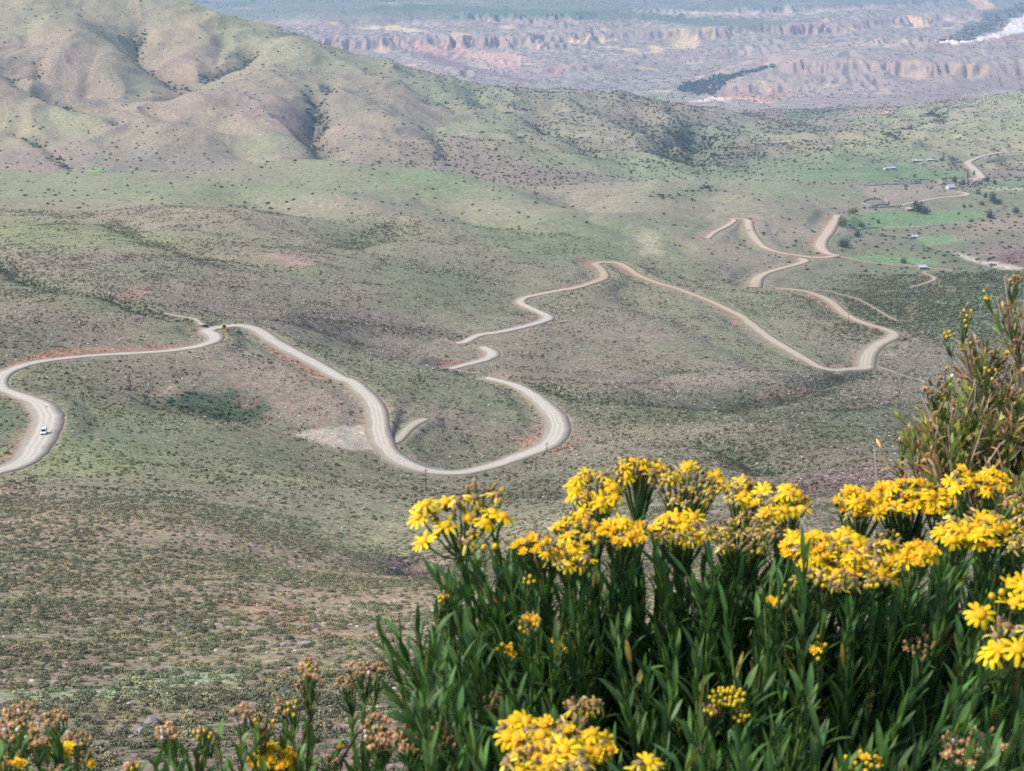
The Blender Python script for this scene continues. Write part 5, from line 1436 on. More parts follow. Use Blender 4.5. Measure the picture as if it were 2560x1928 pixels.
# flower clusters: u, v, width, height, depth, counts of each state, head radius (m)
CL = [
    # left cluster, heads placed one by one
    ("list", 1155, 1400, 1.50, [(1065, 1258, "fresh"), (1112, 1255, "fresh"), (1045, 1290, "fresh"), (1115, 1312, "fresh"), (1057, 1352, "fresh"), (1216, 1304, "fresh"), (1232, 1280, "fresh"), (1260, 1290, "fresh"), (1172, 1296, "young"), (1148, 1248, "faded"), (1082, 1287, "faded"), (1247, 1236, "faded"), (1188, 1243, "faded"),
        (1212, 1232, "brown"), (1228, 1226, "brown"), (1240, 1250, "brown"), (1168, 1228, "brown"), (1188, 1222, "brown"), (1168, 1355, "faded"), (1210, 1368, "bud"), (1238, 1366, "bud"), (1152, 1362, "brown"), (1135, 1286, "brown"), (1160, 1275, "brown"), (1200, 1262, "faded"), (1090, 1330, "bud"), (1180, 1330, "faded")], .0148),
    ("rand", 1340, 1366, 90, 46, 1.48, dict(young=7, fresh=2, brown=4), .0115, 1440),
    ("rand", 1490, 1225, 120, 95, 1.60, dict(fresh=9, brown=8, faded=4), .0140, 1400),
    ("rand", 1600, 1172, 110, 50, 1.66, dict(fresh=4, brown=10, young=3, faded=4), .0125, 1330),
    ("rand", 1720, 1210, 150, 100, 1.64, dict(fresh=5, faded=9, brown=14, bud=4), .0125, 1370),
    ("rand", 1860, 1225, 90, 60, 1.62, dict(faded=7, brown=5, fresh=2), .0125, 1370),
    ("rand", 1955, 1255, 120, 90, 1.58, dict(fresh=9, brown=4, young=2), .0145, 1400),
    ("rand", 1445, 1330, 100, 110, 1.52, dict(fresh=5, faded=8, bud=4, brown=3), .0140, 1460),
    ("rand", 1560, 1330, 110, 56, 1.52, dict(young=10, fresh=5, bud=3), .0120, 1440),
    ("rand", 1425, 1385, 90, 60, 1.48, dict(faded=4, fresh=4, bud=2), .0140, 1480),
    ("rand", 1700, 1320, 130, 70, 1.54, dict(fresh=7, faded=9, brown=3), .0140, 1440),
    ("rand", 1860, 1335, 150, 90, 1.54, dict(brown=17, faded=12, bud=2), .0120, 1450),
    ("rand", 1960, 1340, 40, 60, 1.56, dict(brown=4, faded=2, fresh=1), .012, 1440),
    ("rand", 2150, 1255, 120, 70, 1.64, dict(young=9, fresh=5, bud=2), .0140, 1380),
    ("rand", 2270, 1240, 150, 80, 1.66, dict(fresh=15, young=4, faded=3), .0145, 1380),
    ("rand", 2350, 1255, 80, 60, 1.66, dict(fresh=6, young=2), .0140, 1380),
    ("rand", 2400, 1195, 50, 50, 1.62, dict(fresh=4, young=2), .0125, 1330),
    ("rand", 2480, 1205, 60, 56, 1.62, dict(young=5, fresh=4), .0125, 1340),
    ("rand", 2020, 1365, 110, 80, 1.50, dict(fresh=7, young=6, faded=2), .0135, 1480),
    ("rand", 2110, 1385, 150, 100, 1.50, dict(fresh=14, faded=6, brown=4), .0148, 1500),
    ("rand", 2200, 1400, 130, 90, 1.50, dict(faded=11, fresh=4, brown=5, bud=2), .0140, 1510),
    ("rand", 2060, 1445, 130, 40, 1.47, dict(faded=6, bud=4, brown=3), .0130, 1520),
    ("rand", 2140, 1455, 140, 36, 1.47, dict(faded=5, brown=6, bud=4), .0130, 1530),
    ("rand", 2295, 1385, 80, 50, 1.46, dict(young=8, fresh=3), .0125, 1480),
    ("rand", 2215, 1345, 60, 30, 1.55, dict(brown=5, bud=2), .0115, 1420),
    ("rand", 2395, 1325, 90, 60, 1.50, dict(fresh=7, faded=2, young=2), .0145, 1420),
    ("rand", 2470, 1320, 80, 80, 1.50, dict(fresh=5, young=3, faded=2), .0150, 1430),
    ("rand", 2550, 1330, 70, 110, 1.50, dict(faded=8, brown=5, bud=3), .0130, 1440),
    ("rand", 2540, 1260, 60, 40, 1.60, dict(faded=5, brown=3), .012, 1360),
    ("list", 2500, 1700, 1.38, [(2535, 1505, "fresh"), (2528, 1460, "young"), (2450, 1535, "fresh"), (2480, 1490, "bud"), (2505, 1480, "bud"), (2478, 1632, "fresh"), (2500, 1620, "fresh"), (2545, 1620, "fresh"), (2575, 1500, "fresh"), (2520, 1565, "faded"), (2500, 1570, "brown"), (2540, 1580, "brown"), (2490, 1590, "faded"), (2570, 1575, "faded"), (2580, 1640, "fresh"), (2560, 1465, "fresh")], .0160),
    ("rand", 1400, 1860, 190, 120, 1.22, dict(fresh=12, faded=12, brown=6, young=4), .0140, 2010),
    ("rand", 1300, 1820, 80, 60, 1.25, dict(fresh=4, faded=1), .0150, 1960),
    ("rand", 1500, 1870, 50, 70, 1.22, dict(bud=7, young=3), .0125, 2000),
    ("rand", 1370, 1905, 200, 70, 1.19, dict(fresh=7, faded=7, brown=4), .0150, 2040),
    ("rand", 1460, 1765, 80, 30, 1.30, dict(faded=5, brown=4), .0140, 1880),
    ("rand", 1820, 1740, 80, 50, 1.32, dict(bud=22), .0105, 1830),
    ("rand", 1780, 1775, 36, 30, 1.32, dict(brown=4, bud=4), .0100, 1840),
    ("rand", 1855, 1785, 36, 40, 1.32, dict(bud=6), .0100, 1840),
    ("rand", 2150, 1905, 90, 50, 1.22, dict(bud=8, young=2), .0110, 1990),
    ("rand", 1620, 1915, 60, 24, 1.20, dict(fresh=2, faded=2), .0140, 1990),
    ("rand", 2430, 1870, 140, 80, 1.28, dict(seed=9, brown=7), .0120, 1990),
    ("rand", 1030, 1850, 90, 60, 1.36, dict(brown=8, seed=5), .0120, 1930),
    ("rand", 1110, 1850, 60, 70, 1.33, dict(brown=9), .0125, 1940),
    ("rand", 950, 1830, 80, 90, 1.40, dict(seed=14), .0115, 1930),
    ("rand", 1265, 1622, 40, 30, 1.46, dict(bud=2, young=1), .0120, 1700),
    ("rand", 1325, 1560, 50, 50, 1.42, dict(bud=4, brown=5, young=1), .0110, 1640),
    ("rand", 1405, 1620, 60, 60, 1.46, dict(young=2, bud=4), .0110, 1700),
    ("rand", 1110, 1495, 24, 20, 1.52, dict(bud=3, brown=2), .0105, 1560),
    ("rand", 1320, 1450, 30, 20, 1.46, dict(bud=3), .0100, 1520),
    ("rand", 2300, 1610, 60, 80, 1.48, dict(brown=8, seed=2), .0115, 1700),
    ("rand", 1980, 1490, 60, 90, 1.52, dict(bud=5, brown=2), .0110, 1600),
    ("rand", 2050, 1620, 30, 60, 1.44, dict(bud=3, young=1), .0110, 1700),
    ("rand", 1240, 1760, 50, 50, 1.40, dict(brown=7), .0115, 1840),
    ("rand", 1940, 1500, 30, 30, 1.5, dict(young=2, bud=1), .011, 1580),
    ("rand", 1240, 1250, 20, 20, 1.5, dict(brown=2), .011, 1330),
]


def cluster(parent, origin, spec, name="flower_cluster", head="flower_head"):
    kind = spec[0]
    heads = []
    if kind == "list":
        _, u, v, d, lst, r = spec
        base = atd(u, v, d + .02)
        cu = np.mean([h[0] for h in lst]); cv_ = np.mean([h[1] for h in lst])
        for (hu, hv, st) in lst:
            heads.append((atd(hu, hv, d - (hv - cv_) * .00025 + PR.normal() * .006), st, (hu - cu) / 110, r))
    else:
        _, u, v, w, h, d, cnt, r, vb = spec
        if parent is bush: w *= 1.15; r *= .84
        base = atd(u + PR.normal() * 8, vb, d + .02)
        pts = []
        states = [s for s, k in cnt.items() for _ in range(int(round(k * (1.65 if parent is bush else 1.0))))]
        if parent is bush: states = [('brown' if st == 'fresh' and PR.random() < .10 else 'faded' if st == 'fresh' and PR.random() < .12 else st) for st in states]
        PR.shuffle(states)
        for st in states:
            best = None
            for _ in range(14):
                a = PR.uniform(0, 6.28); q = math.sqrt(PR.random())
                p = (math.cos(a) * q * w / 2, math.sin(a) * q * h / 2)
                m = min([math.hypot(p[0] - x[0], (p[1] - x[1]) * 1.2) for x in pts], default=99)
                if best is None or m > best[0]: best = (m, p)
            p = best[1]; pts.append(p)
            heads.append((atd(u + p[0], v + p[1], d - p[1] * .0004 + PR.normal() * .005), st, p[0] / (w / 2 + 15), r * PR.uniform(.85, 1.15)))
    lo = Buf()
    for (p, st, ox, r) in heads:
        n = unit(np.array([ox * .55 + PR.normal() * .18, -.42 + PR.normal() * .22, .95]))
        q = p - n * r * .7
        mid = (base + q) / 2; mid[2] = base[2] + .35 * (q[2] - base[2])
        tube(lo, bez(base, mid, q - n * .02, q, 6), .0011, .0008, np.array([.12, .16, .045]) * PR.uniform(.7, 1.2), 1, 4)
        if PR.random() < .5:
            dd = unit(q - mid); a_, b_ = perp(dd); th = PR.uniform(0, 6.28)
            blade(lo, mid, unit(dd + .4 * (math.cos(th) * a_ + math.sin(th) * b_)), unit(math.cos(th) * a_ + math.sin(th) * b_), .022, .003, .2, LEAFC * 2, 0)
    c = build_at(lo, name, [LEAF, WOOD], parent, origin)
    for (p, st, ox, r) in heads:
        b = Buf()
        n = unit(np.array([ox * .55 + PR.normal() * .2, -.36 + PR.normal() * .25, .95]))
        rr = r * {"fresh": 1.0, "faded": .95, "young": .85, "bud": .62, "brown": .66, "seed": .66}[st]
        daisy(b, p, n, rr, st)
        build_at(b, {"bud": "flower_bud", "seed": "seed_head", "brown": "withered_head"}.get(st, head), [PETAL, WOOD], c, origin)
    # the stem that carries the cluster
    return c, base
for spec in CL:
    c, base = cluster(bush, B0, spec)
    rt = root_near(base)
    path = stem_path(base, rt, (PR.normal() * .1, PR.normal() * .06))
    b = Buf(); leafy(b, path, 46, .058, .006, .55, LEAFC * 1.1, start=.5, stemcol=GRN, r0=.0036, r1=.0015)
    build_at(b, "flower_stalk", [LEAF, WOOD], bush, B0)

# ---- dry shrub behind it at the right edge
dry = empty("dry_shrub", (0, 0, 0))
tag(dry, "half dried brown and yellow-green shrub at the right edge behind the flowers", "shrub")
DR = atd(2640, 1750, 2.25); DR[2] = float(GR(DR[0], DR[1])) - .02
dry.location = DR
BRC = np.array([.20, .125, .085]); TWG = np.array([.46, .35, .23])
YGL = np.array([.27, .28, .07]); DGL = np.array([.15, .21, .05]); TNL = np.array([.40, .25, .12])
MAIN = [  # polylines by sight line, depth, thickness, greenness of its twigs, twig length
    ([(2640, 1500), (2530, 1250), (2450, 1060), (2428, 950), (2412, 880)], 2.15, .0045, .75, .06),
    ([(2640, 1500), (2545, 1250), (2470, 1080), (2445, 960), (2436, 880)], 2.18, .004, .75, .06),
    ([(2660, 1450), (2600, 1150), (2560, 950), (2530, 850), (2515, 770)], 2.12, .0042, .4, .07),
    ([(2660, 1450), (2620, 1100), (2590, 900), (2570, 780), (2560, 720)], 2.2, .0042, .45, .07),
    ([(2640, 1520), (2500, 1310), (2420, 1180), (2370, 1090), (2352, 1010)], 2.1, .0038, .7, .06),
    ([(2630, 1550), (2450, 1320), (2350, 1215), (2300, 1150), (2285, 1100)], 2.05, .0034, .75, .05),
    ([(2640, 1540), (2440, 1330), (2400, 1250), (2330, 1190), (2300, 1230)], 2.08, .003, .55, .05),
    ([(2700, 1120), (2600, 1040), (2480, 985), (2420, 950)], 2.16, .0048, .15, .05),
    ([(2700, 1200), (2580, 1118), (2500, 1115), (2450, 1145)], 2.1, .004, .1, .05),
    ([(2640, 1540), (2520, 1330), (2470, 1200), (2480, 1100), (2500, 1000)], 2.22, .0036, .15, .07),
    ([(2650, 1560), (2430, 1350), (2320, 1265), (2262, 1190)], 2.06, .003, .6, .055),
    ([(2640, 1540), (2450, 1260), (2335, 1130), (2296, 1070)], 2.1, .003, .6, .06),
    ([(2640, 1540), (2470, 1330), (2360, 1240), (2330, 1160)], 2.0, .003, .4, .06),
    ([(2650, 1400), (2540, 1200), (2440, 1120), (2400, 1040)], 2.14, .003, .3, .07),
    ([(2660, 1500), (2580, 1300), (2540, 1180), (2550, 1060)], 2.2, .0036, .12, .07),
    ([(2640, 1500), (2480, 1290), (2400, 1150), (2390, 1050)], 2.24, .0034, .35, .06),
]
for (pl, d, th, green, tl) in MAIN:
    pts = np.array([atd(u, v, d + PR.normal() * .015) for u, v in pl])
    pts = np.vstack([DR[None, :], pts]) if pl[0][1] > 1400 else pts
    pts = resample(pts, .03)
    b = Buf(); tube(b, pts, th * 1.5, th * .5, BRC * PR.uniform(.8, 1.3), 0, 6)
    br = build_at(b, "branch", [WOOD], dry, DR)
    fb = Buf()
    n = len(pts)
    for k in range(int(n * 7.5)):
        f = PR.uniform(.30, 1.0); i = min(int(f * (n - 1)), n - 2); p = pts[i]
        d0 = unit(pts[i + 1] - pts[i]); 
        dd = unit(d0 * .5 + np.array([PR.normal() * .75 - .1, PR.normal() * .5, .35 + PR.random()]))
        L = tl * PR.uniform(.5, 1.5)
        q = bez(p, p + dd * L * .4, p + dd * L * .7 + np.array([0, 0, L * .1]), p + dd * L + np.array([0, 0, L * .25]), 6)
        isg = PR.random() < green * (.15 + .72 * f)
        tube(fb, q, .0012, .0007, (TWG if not isg else np.array([.26, .22, .09])) * PR.uniform(.7, 1.3), 1, 4)
        if isg:
            leafy(fb, q, 12, .024, .0042, .6, (YGL if PR.random() < .4 else DGL) * PR.uniform(.55, 1.1), start=.3, stemcol=np.array([.26, .22, .09]), r0=.001, r1=.0006)
        elif PR.random() < .75:
            leafy(fb, q, 6, .018, .0032, .95, TNL * np.array([1.0, PR.uniform(.75, 1.1), PR.uniform(.7, 1.1)]) * PR.uniform(.4, 1.1), start=.25, stemcol=TWG, r0=.001, r1=.0006, jit=1)
        if PR.random() < .13:
            for j in range(PR.integers(1, 4)):
                st = "seed" if PR.random() < .75 else ("bud" if PR.random() < .6 else "young")
                daisy(fb, q[-1] + PR.normal(size=3) * .006, unit(np.array([PR.normal() * .4, -.3, 1])), .0062, st)
    build_at(fb, "foliage", [LEAF, WOOD], br, DR)
for (u, v, kinds, w, h) in [(2330, 1060, dict(young=2, bud=1), 20, 26), (2382, 1080, dict(young=3), 24, 30), (2475, 930, dict(bud=4, brown=2), 36, 40), (2260, 1095, dict(brown=4, seed=2), 30, 24), (2340, 970, dict(seed=5, brown=4), 60, 40), (2385, 1010, dict(seed=6), 60, 40), (2520, 985, dict(brown=8), 60, 40), (2550, 1000, dict(seed=8), 40, 50), (2365, 935, dict(seed=4), 40, 30), (2340, 1010, dict(brown=6), 30, 50), (2415, 790, dict(bud=5, brown=3), 30, 60), (2370, 835, dict(bud=4), 20, 16), (2440, 1090, dict(seed=6), 40, 40), (2350, 1140, dict(seed=6, brown=3), 60, 50), (2540, 700, dict(brown=5, seed=3), 30, 20), (2395, 1145, dict(young=3), 20, 16), (2530, 790, dict(brown=6), 50, 60), (2550, 860, dict(seed=6, brown=4), 40, 60)]:
    cluster(dry, DR, ("rand", u, v, w, h, 2.1, kinds, .0105, v + 70), "flower_cluster", "flower_head")

# ---- small flowering plants along the bottom left
SMALL = [
    ("low plant with a broad tan seed head at the bottom left corner", [(55, 1800, 110, 90, dict(seed=26, bud=3), 1900), (95, 1845, 60, 46, dict(seed=9), 1920), (20, 1830, 50, 40, dict(seed=7), 1920), (25, 1905, 60, 40, dict(brown=8, young=3), 1960), (90, 1850, 20, 30, dict(faded=2), 1900)], 1.50, 60),
    ("slim plant with a small tan seed head and one yellow bloom beside the corner plant", [(140, 1795, 60, 34, dict(seed=7), 1850), (152, 1868, 36, 26, dict(fresh=3, young=2), 1920), (195, 1848, 74, 30, dict(seed=10), 1905), (215, 1900, 30, 40, dict(brown=4, young=1), 1950), (140, 1920, 30, 20, dict(seed=3), 1960)], 1.52, 150),
    ("green sprig with a tan and white tuft, alone on the bottom edge", [(418, 1832, 56, 46, dict(seed=11), 1890), (330, 1920, 40, 24, dict(seed=4, bud=2), 1960)], 1.55, 420),
    ("green sprig with small yellow buds beside a pale bent straw", [(508, 1832, 46, 30, dict(bud=6, seed=3), 1880), (534, 1846, 20, 30, dict(brown=4), 1890)], 1.58, 515),
    ("leafy plant with brown heads and a dense yellow cluster at its foot", [(610, 1778, 50, 30, dict(seed=7), 1840), (658, 1815, 60, 50, dict(brown=9, bud=5), 1890), (705, 1765, 30, 40, dict(seed=5), 1830), (732, 1770, 30, 40, dict(bud=5), 1840), (680, 1895, 120, 60, dict(young=14, fresh=6, bud=8), 1990), (770, 1672, 44, 50, dict(seed=9, bud=2), 1760), (775, 1712, 70, 34, dict(seed=11), 1790)], 1.58, 690),
    ("tall thin plant with tan and white seed heads left of the yellow bush", [(905, 1672, 90, 34, dict(seed=13), 1760), (945, 1668, 30, 26, dict(seed=4), 1750), (865, 1708, 60, 30, dict(seed=9), 1790), (815, 1905, 60, 30, dict(brown=6), 1960), (845, 1875, 16, 16, dict(young=1), 1940)], 1.62, 850),
]
for lab, heads, d, ru in SMALL:
    r0 = atd(ru + 40, 2350, d + .12); r0[2] = float(GR(r0[0], r0[1])) - .02
    root = empty("seeding_daisy_plant", r0)
    tag(root, lab, "plant", "small seeding daisy plants along the bottom")
    for (u, v, w, h, cnt, vb) in heads:
        c, base = cluster(root, r0, ("rand", u, v, w, h, d + PR.normal() * .03, cnt, .0098, vb))
        path = stem_path(base, r0 + PR.normal(size=3) * np.array([.015, .015, 0]), (PR.normal() * .12, PR.normal() * .08), 16)
        tot = np.linalg.norm(np.diff(path, axis=0), axis=1).sum()
        b = Buf(); leafy(b, path, int(16 + PR.integers(0, 8)), .040, .006, .5, np.array([.055, .115, .032]), start=max(.3, 1 - .16 / tot), stemcol=np.array([.17, .15, .06]), r0=.0028, r1=.0011)
        build_at(b, "leafy_stem", [LEAF, WOOD], root, r0)
    for k in range(5):
        tip = atd(ru + PR.normal() * 45, 1890 + PR.uniform(-60, 60), d + PR.normal() * .03)
        path = stem_path(tip, r0, (PR.normal() * .2, 0), 14); tot = np.linalg.norm(np.diff(path, axis=0), axis=1).sum()
        b = Buf(); leafy(b, path, 16, .042, .006, .5, np.array([.05, .115, .032]), start=max(.3, 1 - .14 / tot), stemcol=np.array([.15, .16, .05]), r0=.0026, r1=.001)
        build_at(b, "leafy_stem", [LEAF, WOOD], root, r0)
# pale straws and bare twigs
STRAW = [("pale bent straw rising beside the budded sprig", [(548, 1990), (546, 1900), (540, 1850), (533, 1835)], 1.57, .0016, (.62, .50, .34)),
         ("forked pale straw beside the tall thin plant", [(815, 2000), (822, 1900), (812, 1805)], 1.6, .0012, (.58, .46, .32)),
         ("dark woody twig slanting up to the tall thin plant", [(835, 2010), (855, 1900), (885, 1845), (930, 1800)], 1.62, .0020, (.14, .07, .05)),
         ("dark upright twig rising right of the dense yellow cluster", [(760, 2010), (764, 1900), (768, 1830), (775, 1760)], 1.6, .0016, (.12, .07, .05)),
         ("thin grey straw leaning behind the flowers left of the dry shrub", [(2195, 1230), (2172, 1175), (2186, 1118)], 1.75, .0014, (.50, .42, .32)),
         ("long grey bare twig at the left of the dry shrub", [(2370, 1130), (2330, 1050), (2312, 1010), (2303, 985)], 2.05, .0016, (.45, .38, .30)),
         ("grey bare twig in the gap of the dry shrub", [(2440, 960), (2400, 925), (2390, 900), (2380, 890)], 2.1, .0014, (.42, .34, .27))]
for lab, pl, d, r, c in STRAW:
    pts = resample(np.array([atd(u, v, d) for u, v in pl]), .01)
    if pl[0][1] > 1900 or True:
        g = pts[0].copy(); g[2] = min(float(GR(g[0], g[1])) - .01, g[2] - .05); g[1] += .02
        pts = np.vstack([resample(np.stack([g, pts[0]]), .03)[:-1], pts])
    b = Buf(); tube(b, pts, r, r * .55, np.array(c), 0, 5)
    o0 = pts[0].copy()
    o = build_at(b, "dry_straw" if "straw" in lab else "bare_twig", [WOOD], None, o0); o.location = o0
    tag(o, lab, "straw" if "straw" in lab else "twig")
# ---------------------------------------------------------------- things in the valley
import bmesh


def simple_mat(name, rgb, rough=.8, spec=.3, metal=0, nscale=0, namp=.25):
    m, nt, b = new_mat(name, rough, spec)
    b.inputs["Metallic"].default_value = metal
    if nscale:
        g = N_(nt, "ShaderNodeTexCoord")
        n = N_(nt, "ShaderNodeTexNoise"); n.inputs["Scale"].default_value = nscale; n.inputs["Detail"].default_value = 4; nt.links.new(g.outputs["Object"], n.inputs["Vector"])
        c = mixmul(nt, tuple(rgb), ramp(nt, n.outputs[0], [(.3, 1 - namp), (.7, 1 + namp)]), 1.0)
        nt.links.new(c, b.inputs["Base Color"])
    else:
        b.inputs["Base Color"].default_value = tuple(rgb) + (1,)
    return m


def bm_obj(name, bm, mat, parent=None, bevel=0, smooth=False):
    if bevel:
        bmesh.ops.bevel(bm, geom=bm.edges[:], offset=bevel, segments=2, affect="EDGES", clamp_overlap=True)
    me = bpy.data.meshes.new(name); bm.to_mesh(me); bm.free()
    if smooth: me.polygons.foreach_set("use_smooth", np.ones(len(me.polygons), bool))
    for m in (mat if isinstance(mat, (list, tuple)) else [mat]): me.materials.append(m)
    o = bpy.data.objects.new(name, me); COL.objects.link(o)
    if parent is not None: o.parent = parent
    return o


def box(bm, c, s):
    r = bmesh.ops.create_cube(bm, size=1)
    for v in r["verts"]: v.co = Vector((v.co.x * s[0] + c[0], v.co.y * s[1] + c[1], v.co.z * s[2] + c[2]))
    return r["verts"]


def cyl(bm, c, r, h, axis="Z", seg=14, r2=None):
    rr = bmesh.ops.create_cone(bm, cap_ends=True, segments=seg, radius1=r, radius2=r if r2 is None else r2, depth=h)
    R = {"Z": Matrix(), "X": Matrix.Rotation(math.pi / 2, 4, "Y"), "Y": Matrix.Rotation(math.pi / 2, 4, "X")}[axis]
    for v in rr["verts"]: v.co = R @ v.co + Vector(c)


def prism(bm, prof, x0, x1):
    """profile in (y, z) extruded along x"""
    a = [bm.verts.new((x0, y, z)) for y, z in prof]; b = [bm.verts.new((x1, y, z)) for y, z in prof]
    n = len(prof)
    for i in range(n): bm.faces.new((a[i], a[(i + 1) % n], b[(i + 1) % n], b[i]))
    bm.faces.new(a[::-1]); bm.faces.new(b)
    bmesh.ops.recalc_face_normals(bm, faces=bm.faces[:])


def ground_pt(u, v):
    x, y = raycast(GR, [u], [v])
    return float(x[0]), float(y[0]), float(GR(x, y)[0])

# ---- vehicles
white = simple_mat("white_car_paint", (.78, .78, .76), .25, .5); glass = simple_mat("dark_window_glass", (.02, .025, .03), .08, .6); rub = simple_mat("black_tyre_rubber", (.02, .02, .02), .8)
steel = simple_mat("grey_wheel_metal", (.4, .4, .4), .35, .5, .8); redl = simple_mat("red_lamp_lens", (.45, .02, .02), .2, .5); clear = simple_mat("clear_lamp_lens", (.7, .7, .68), .15, .6); dark = simple_mat("dark_bumper_plastic", (.05, .05, .055), .6)


def vehicle(name, label, cat, loc, heading, lift=True):
    root = empty(name, loc, heading)
    tag(root, label, cat)
    bm = bmesh.new(); W = .88      # driving along -Y
    prof = [(-2.15, .42), (-2.2, .72), (-2.05, .92), (-1.15, 1.02), (-.35, 1.66), (.4, 1.74), (1.75, 1.70), (2.08, 1.05), (2.15, .55), (2.05, .36), (-1.95, .33)]
    prism(bm, prof, -W, W)
    for v in bm.verts:
        if v.co.z > 1.1: v.co.x *= .84
    bm_obj("body", bm, white, root, .06)
    for s in (-1, 1):
        bm = bmesh.new(); prism(bm, [(-1.0, 1.08), (-.34, 1.57), (.35, 1.64), (1.62, 1.60), (1.9, 1.1)], s * .80 - .012, s * .80 + .012)
        for v in bm.verts: v.co.x += s * (.072 - .15 * (v.co.z - 1.08) / .55 * .55)
        bm_obj("side_window", bm, glass, root)
    bm = bmesh.new(); prism(bm, [(-1.13, 1.06), (-.40, 1.63), (-.38, 1.66), (-1.14, 1.09)], -.66, .66); bm_obj("windscreen", bm, glass, root)
    bm = bmesh.new(); prism(bm, [(2.06, 1.12), (1.81, 1.62), (1.84, 1.64), (2.09, 1.14)], -.62, .62); bm_obj("rear_window", bm, glass, root)
    for s in (-1, 1):
        for yy in (-1.35, 1.32):
            bm = bmesh.new(); cyl(bm, (s * .80, yy, .34), .34, .22, "X", 18)
            w = bm_obj("wheel", bm, rub, root, 0)
            bm = bmesh.new(); cyl(bm, (s * .915, yy, .34), .2, .02, "X", 12); bm_obj("rim", bm, steel, w)
        bm = bmesh.new(); box(bm, (s * .66, -2.15, .76), (.3, .08, .15)); bm_obj("headlight", bm, clear, root)
        bm = bmesh.new(); box(bm, (s * .72, 2.09, .95), (.16, .08, .34)); bm_obj("tail_light", bm, redl, root)
        bm = bmesh.new(); box(bm, (s * .98, -.78, 1.12), (.16, .09, .13)); bm_obj("mirror", bm, white, root, .02)
    bm = bmesh.new(); box(bm, (0, -2.19, .48), (1.6, .12, .2)); bm_obj("bumper", bm, dark, root, .03)
    bm = bmesh.new(); box(bm, (0, 2.15, .48), (1.6, .12, .2)); bm_obj("bumper", bm, dark, root, .03)
    return root


def on_road(u, v):
    x, y = raycast(GR, [u], [v])
    best = None
    for name, line, z in roads:
        d = np.hypot(line[:, 0] - x[0], line[:, 1] - y[0]); i = int(d.argmin())
        if best is None or d[i] < best[0]:
            j0, j1 = max(0, i - 2), min(len(line) - 1, i + 2)
            best = (d[i], math.atan2(line[j1, 1] - line[j0, 1], line[j1, 0] - line[j0, 0]), float(GR(x, y)[0]) + .12 + line[i, 1] * .00022)
    return float(x[0]), float(y[0]), best[2], best[1]
x, y, z, hd = on_road(110, 1086)
vehicle("minivan", "white minivan driving on the wide bend of the near dirt road at the left edge", "car", (x, y, z), hd + math.pi / 2 + math.pi)
x, y, z, hd = on_road(1870, 578)
vehicle("minivan", "tiny white vehicle on the far dirt road below its sharp upper corner", "car", (x, y, z), hd + math.pi / 2)

# yellow wheel loader by the hairpin
yel = simple_mat("yellow_machine_paint", (.70, .46, .04), .45, .4, 0, 3, .15)
x, y, z = ground_pt(561, 826)
ld = empty("wheel_loader", (x, y, z), math.radians(12)); tag(ld, "yellow earth-moving loader parked inside the hairpin of the near road", "loader")
bm = bmesh.new(); prism(bm, [(-.4, .7), (-.4, 1.25), (.2, 1.5), (1.9, 1.5), (2.0, .7)], -.75, .75); bm_obj("body", bm, yel, ld, .05)
bm = bmesh.new(); box(bm, (0, -.1, 2.0), (1.25, 1.2, 1.2)); cb = bm_obj("cab", bm, glass, ld, .04)
bm = bmesh.new(); box(bm, (0, -.1, 2.66), (1.4, 1.35, .12)); bm_obj("roof", bm, yel, cb, .03)
for s in (-1, 1):
    for yy in (-1.3, 1.2):
        bm = bmesh.new(); cyl(bm, (s * .8, yy, .65), .65, .42, "X", 20); w = bm_obj("wheel", bm, rub, ld)
        bm = bmesh.new(); cyl(bm, (s * 1.02, yy, .65), .3, .03, "X", 14); bm_obj("rim", bm, yel, w)
    bm = bmesh.new(); prism(bm, [(-.5, 1.2), (-.5, 1.45), (-2.3, .75), (-2.3, .5)], s * .5 - .1, s * .5 + .1); bm_obj("arm", bm, yel, ld)
bm = bmesh.new(); prism(bm, [(-2.2, .15), (-2.2, 1.05), (-2.35, 1.1), (-2.5, .35), (-3.1, .2), (-3.1, .1)], -1.1, 1.1); bm_obj("bucket", bm, yel, ld)

# ---- utility poles
wood = simple_mat("weathered_pole_wood", (.14, .115, .095), .9, .2, 0, 8, .3); por = simple_mat("brown_insulator", (.12, .07, .05), .3, .5)
for lab, u, v, vt in [("thin wooden utility pole below the lowest bend of the near road", 1065, 1226, 1171), ("thin wooden utility pole beside the right-hand curve of the near road", 1367, 1130, 1106),
                      ("thin dark utility pole on the slope beside the long straight road", 2040, 889, 861), ("thin dark utility pole beside the far road's upper curve", 2121, 799, 784), ("thin pole standing by the stream valley below the far track", 2290, 728, 700)]:
    x, y, z = ground_pt(u, v)
    d = y * CP - z * SP
    h = (v - vt) / F_PX * d / CP
    po = empty("utility_pole", (x, y, z - .3), .6); tag(po, lab, "pole", "utility poles along the valley")
    bm = bmesh.new(); cyl(bm, (0, 0, (h + .3) / 2), .17, h + .3, "Z", 10, .12); bm_obj("pole", bm, wood, po, 0, True)
    bm = bmesh.new(); box(bm, (0, 0, h - .4), (1.5, .12, .12)); ca = bm_obj("crossarm", bm, wood, po)
    for s in (-.65, 0.05, .65):
        bm = bmesh.new(); cyl(bm, (s, 0, h - .25), .06, .18, "Z", 8); bm_obj("insulator", bm, por, ca)

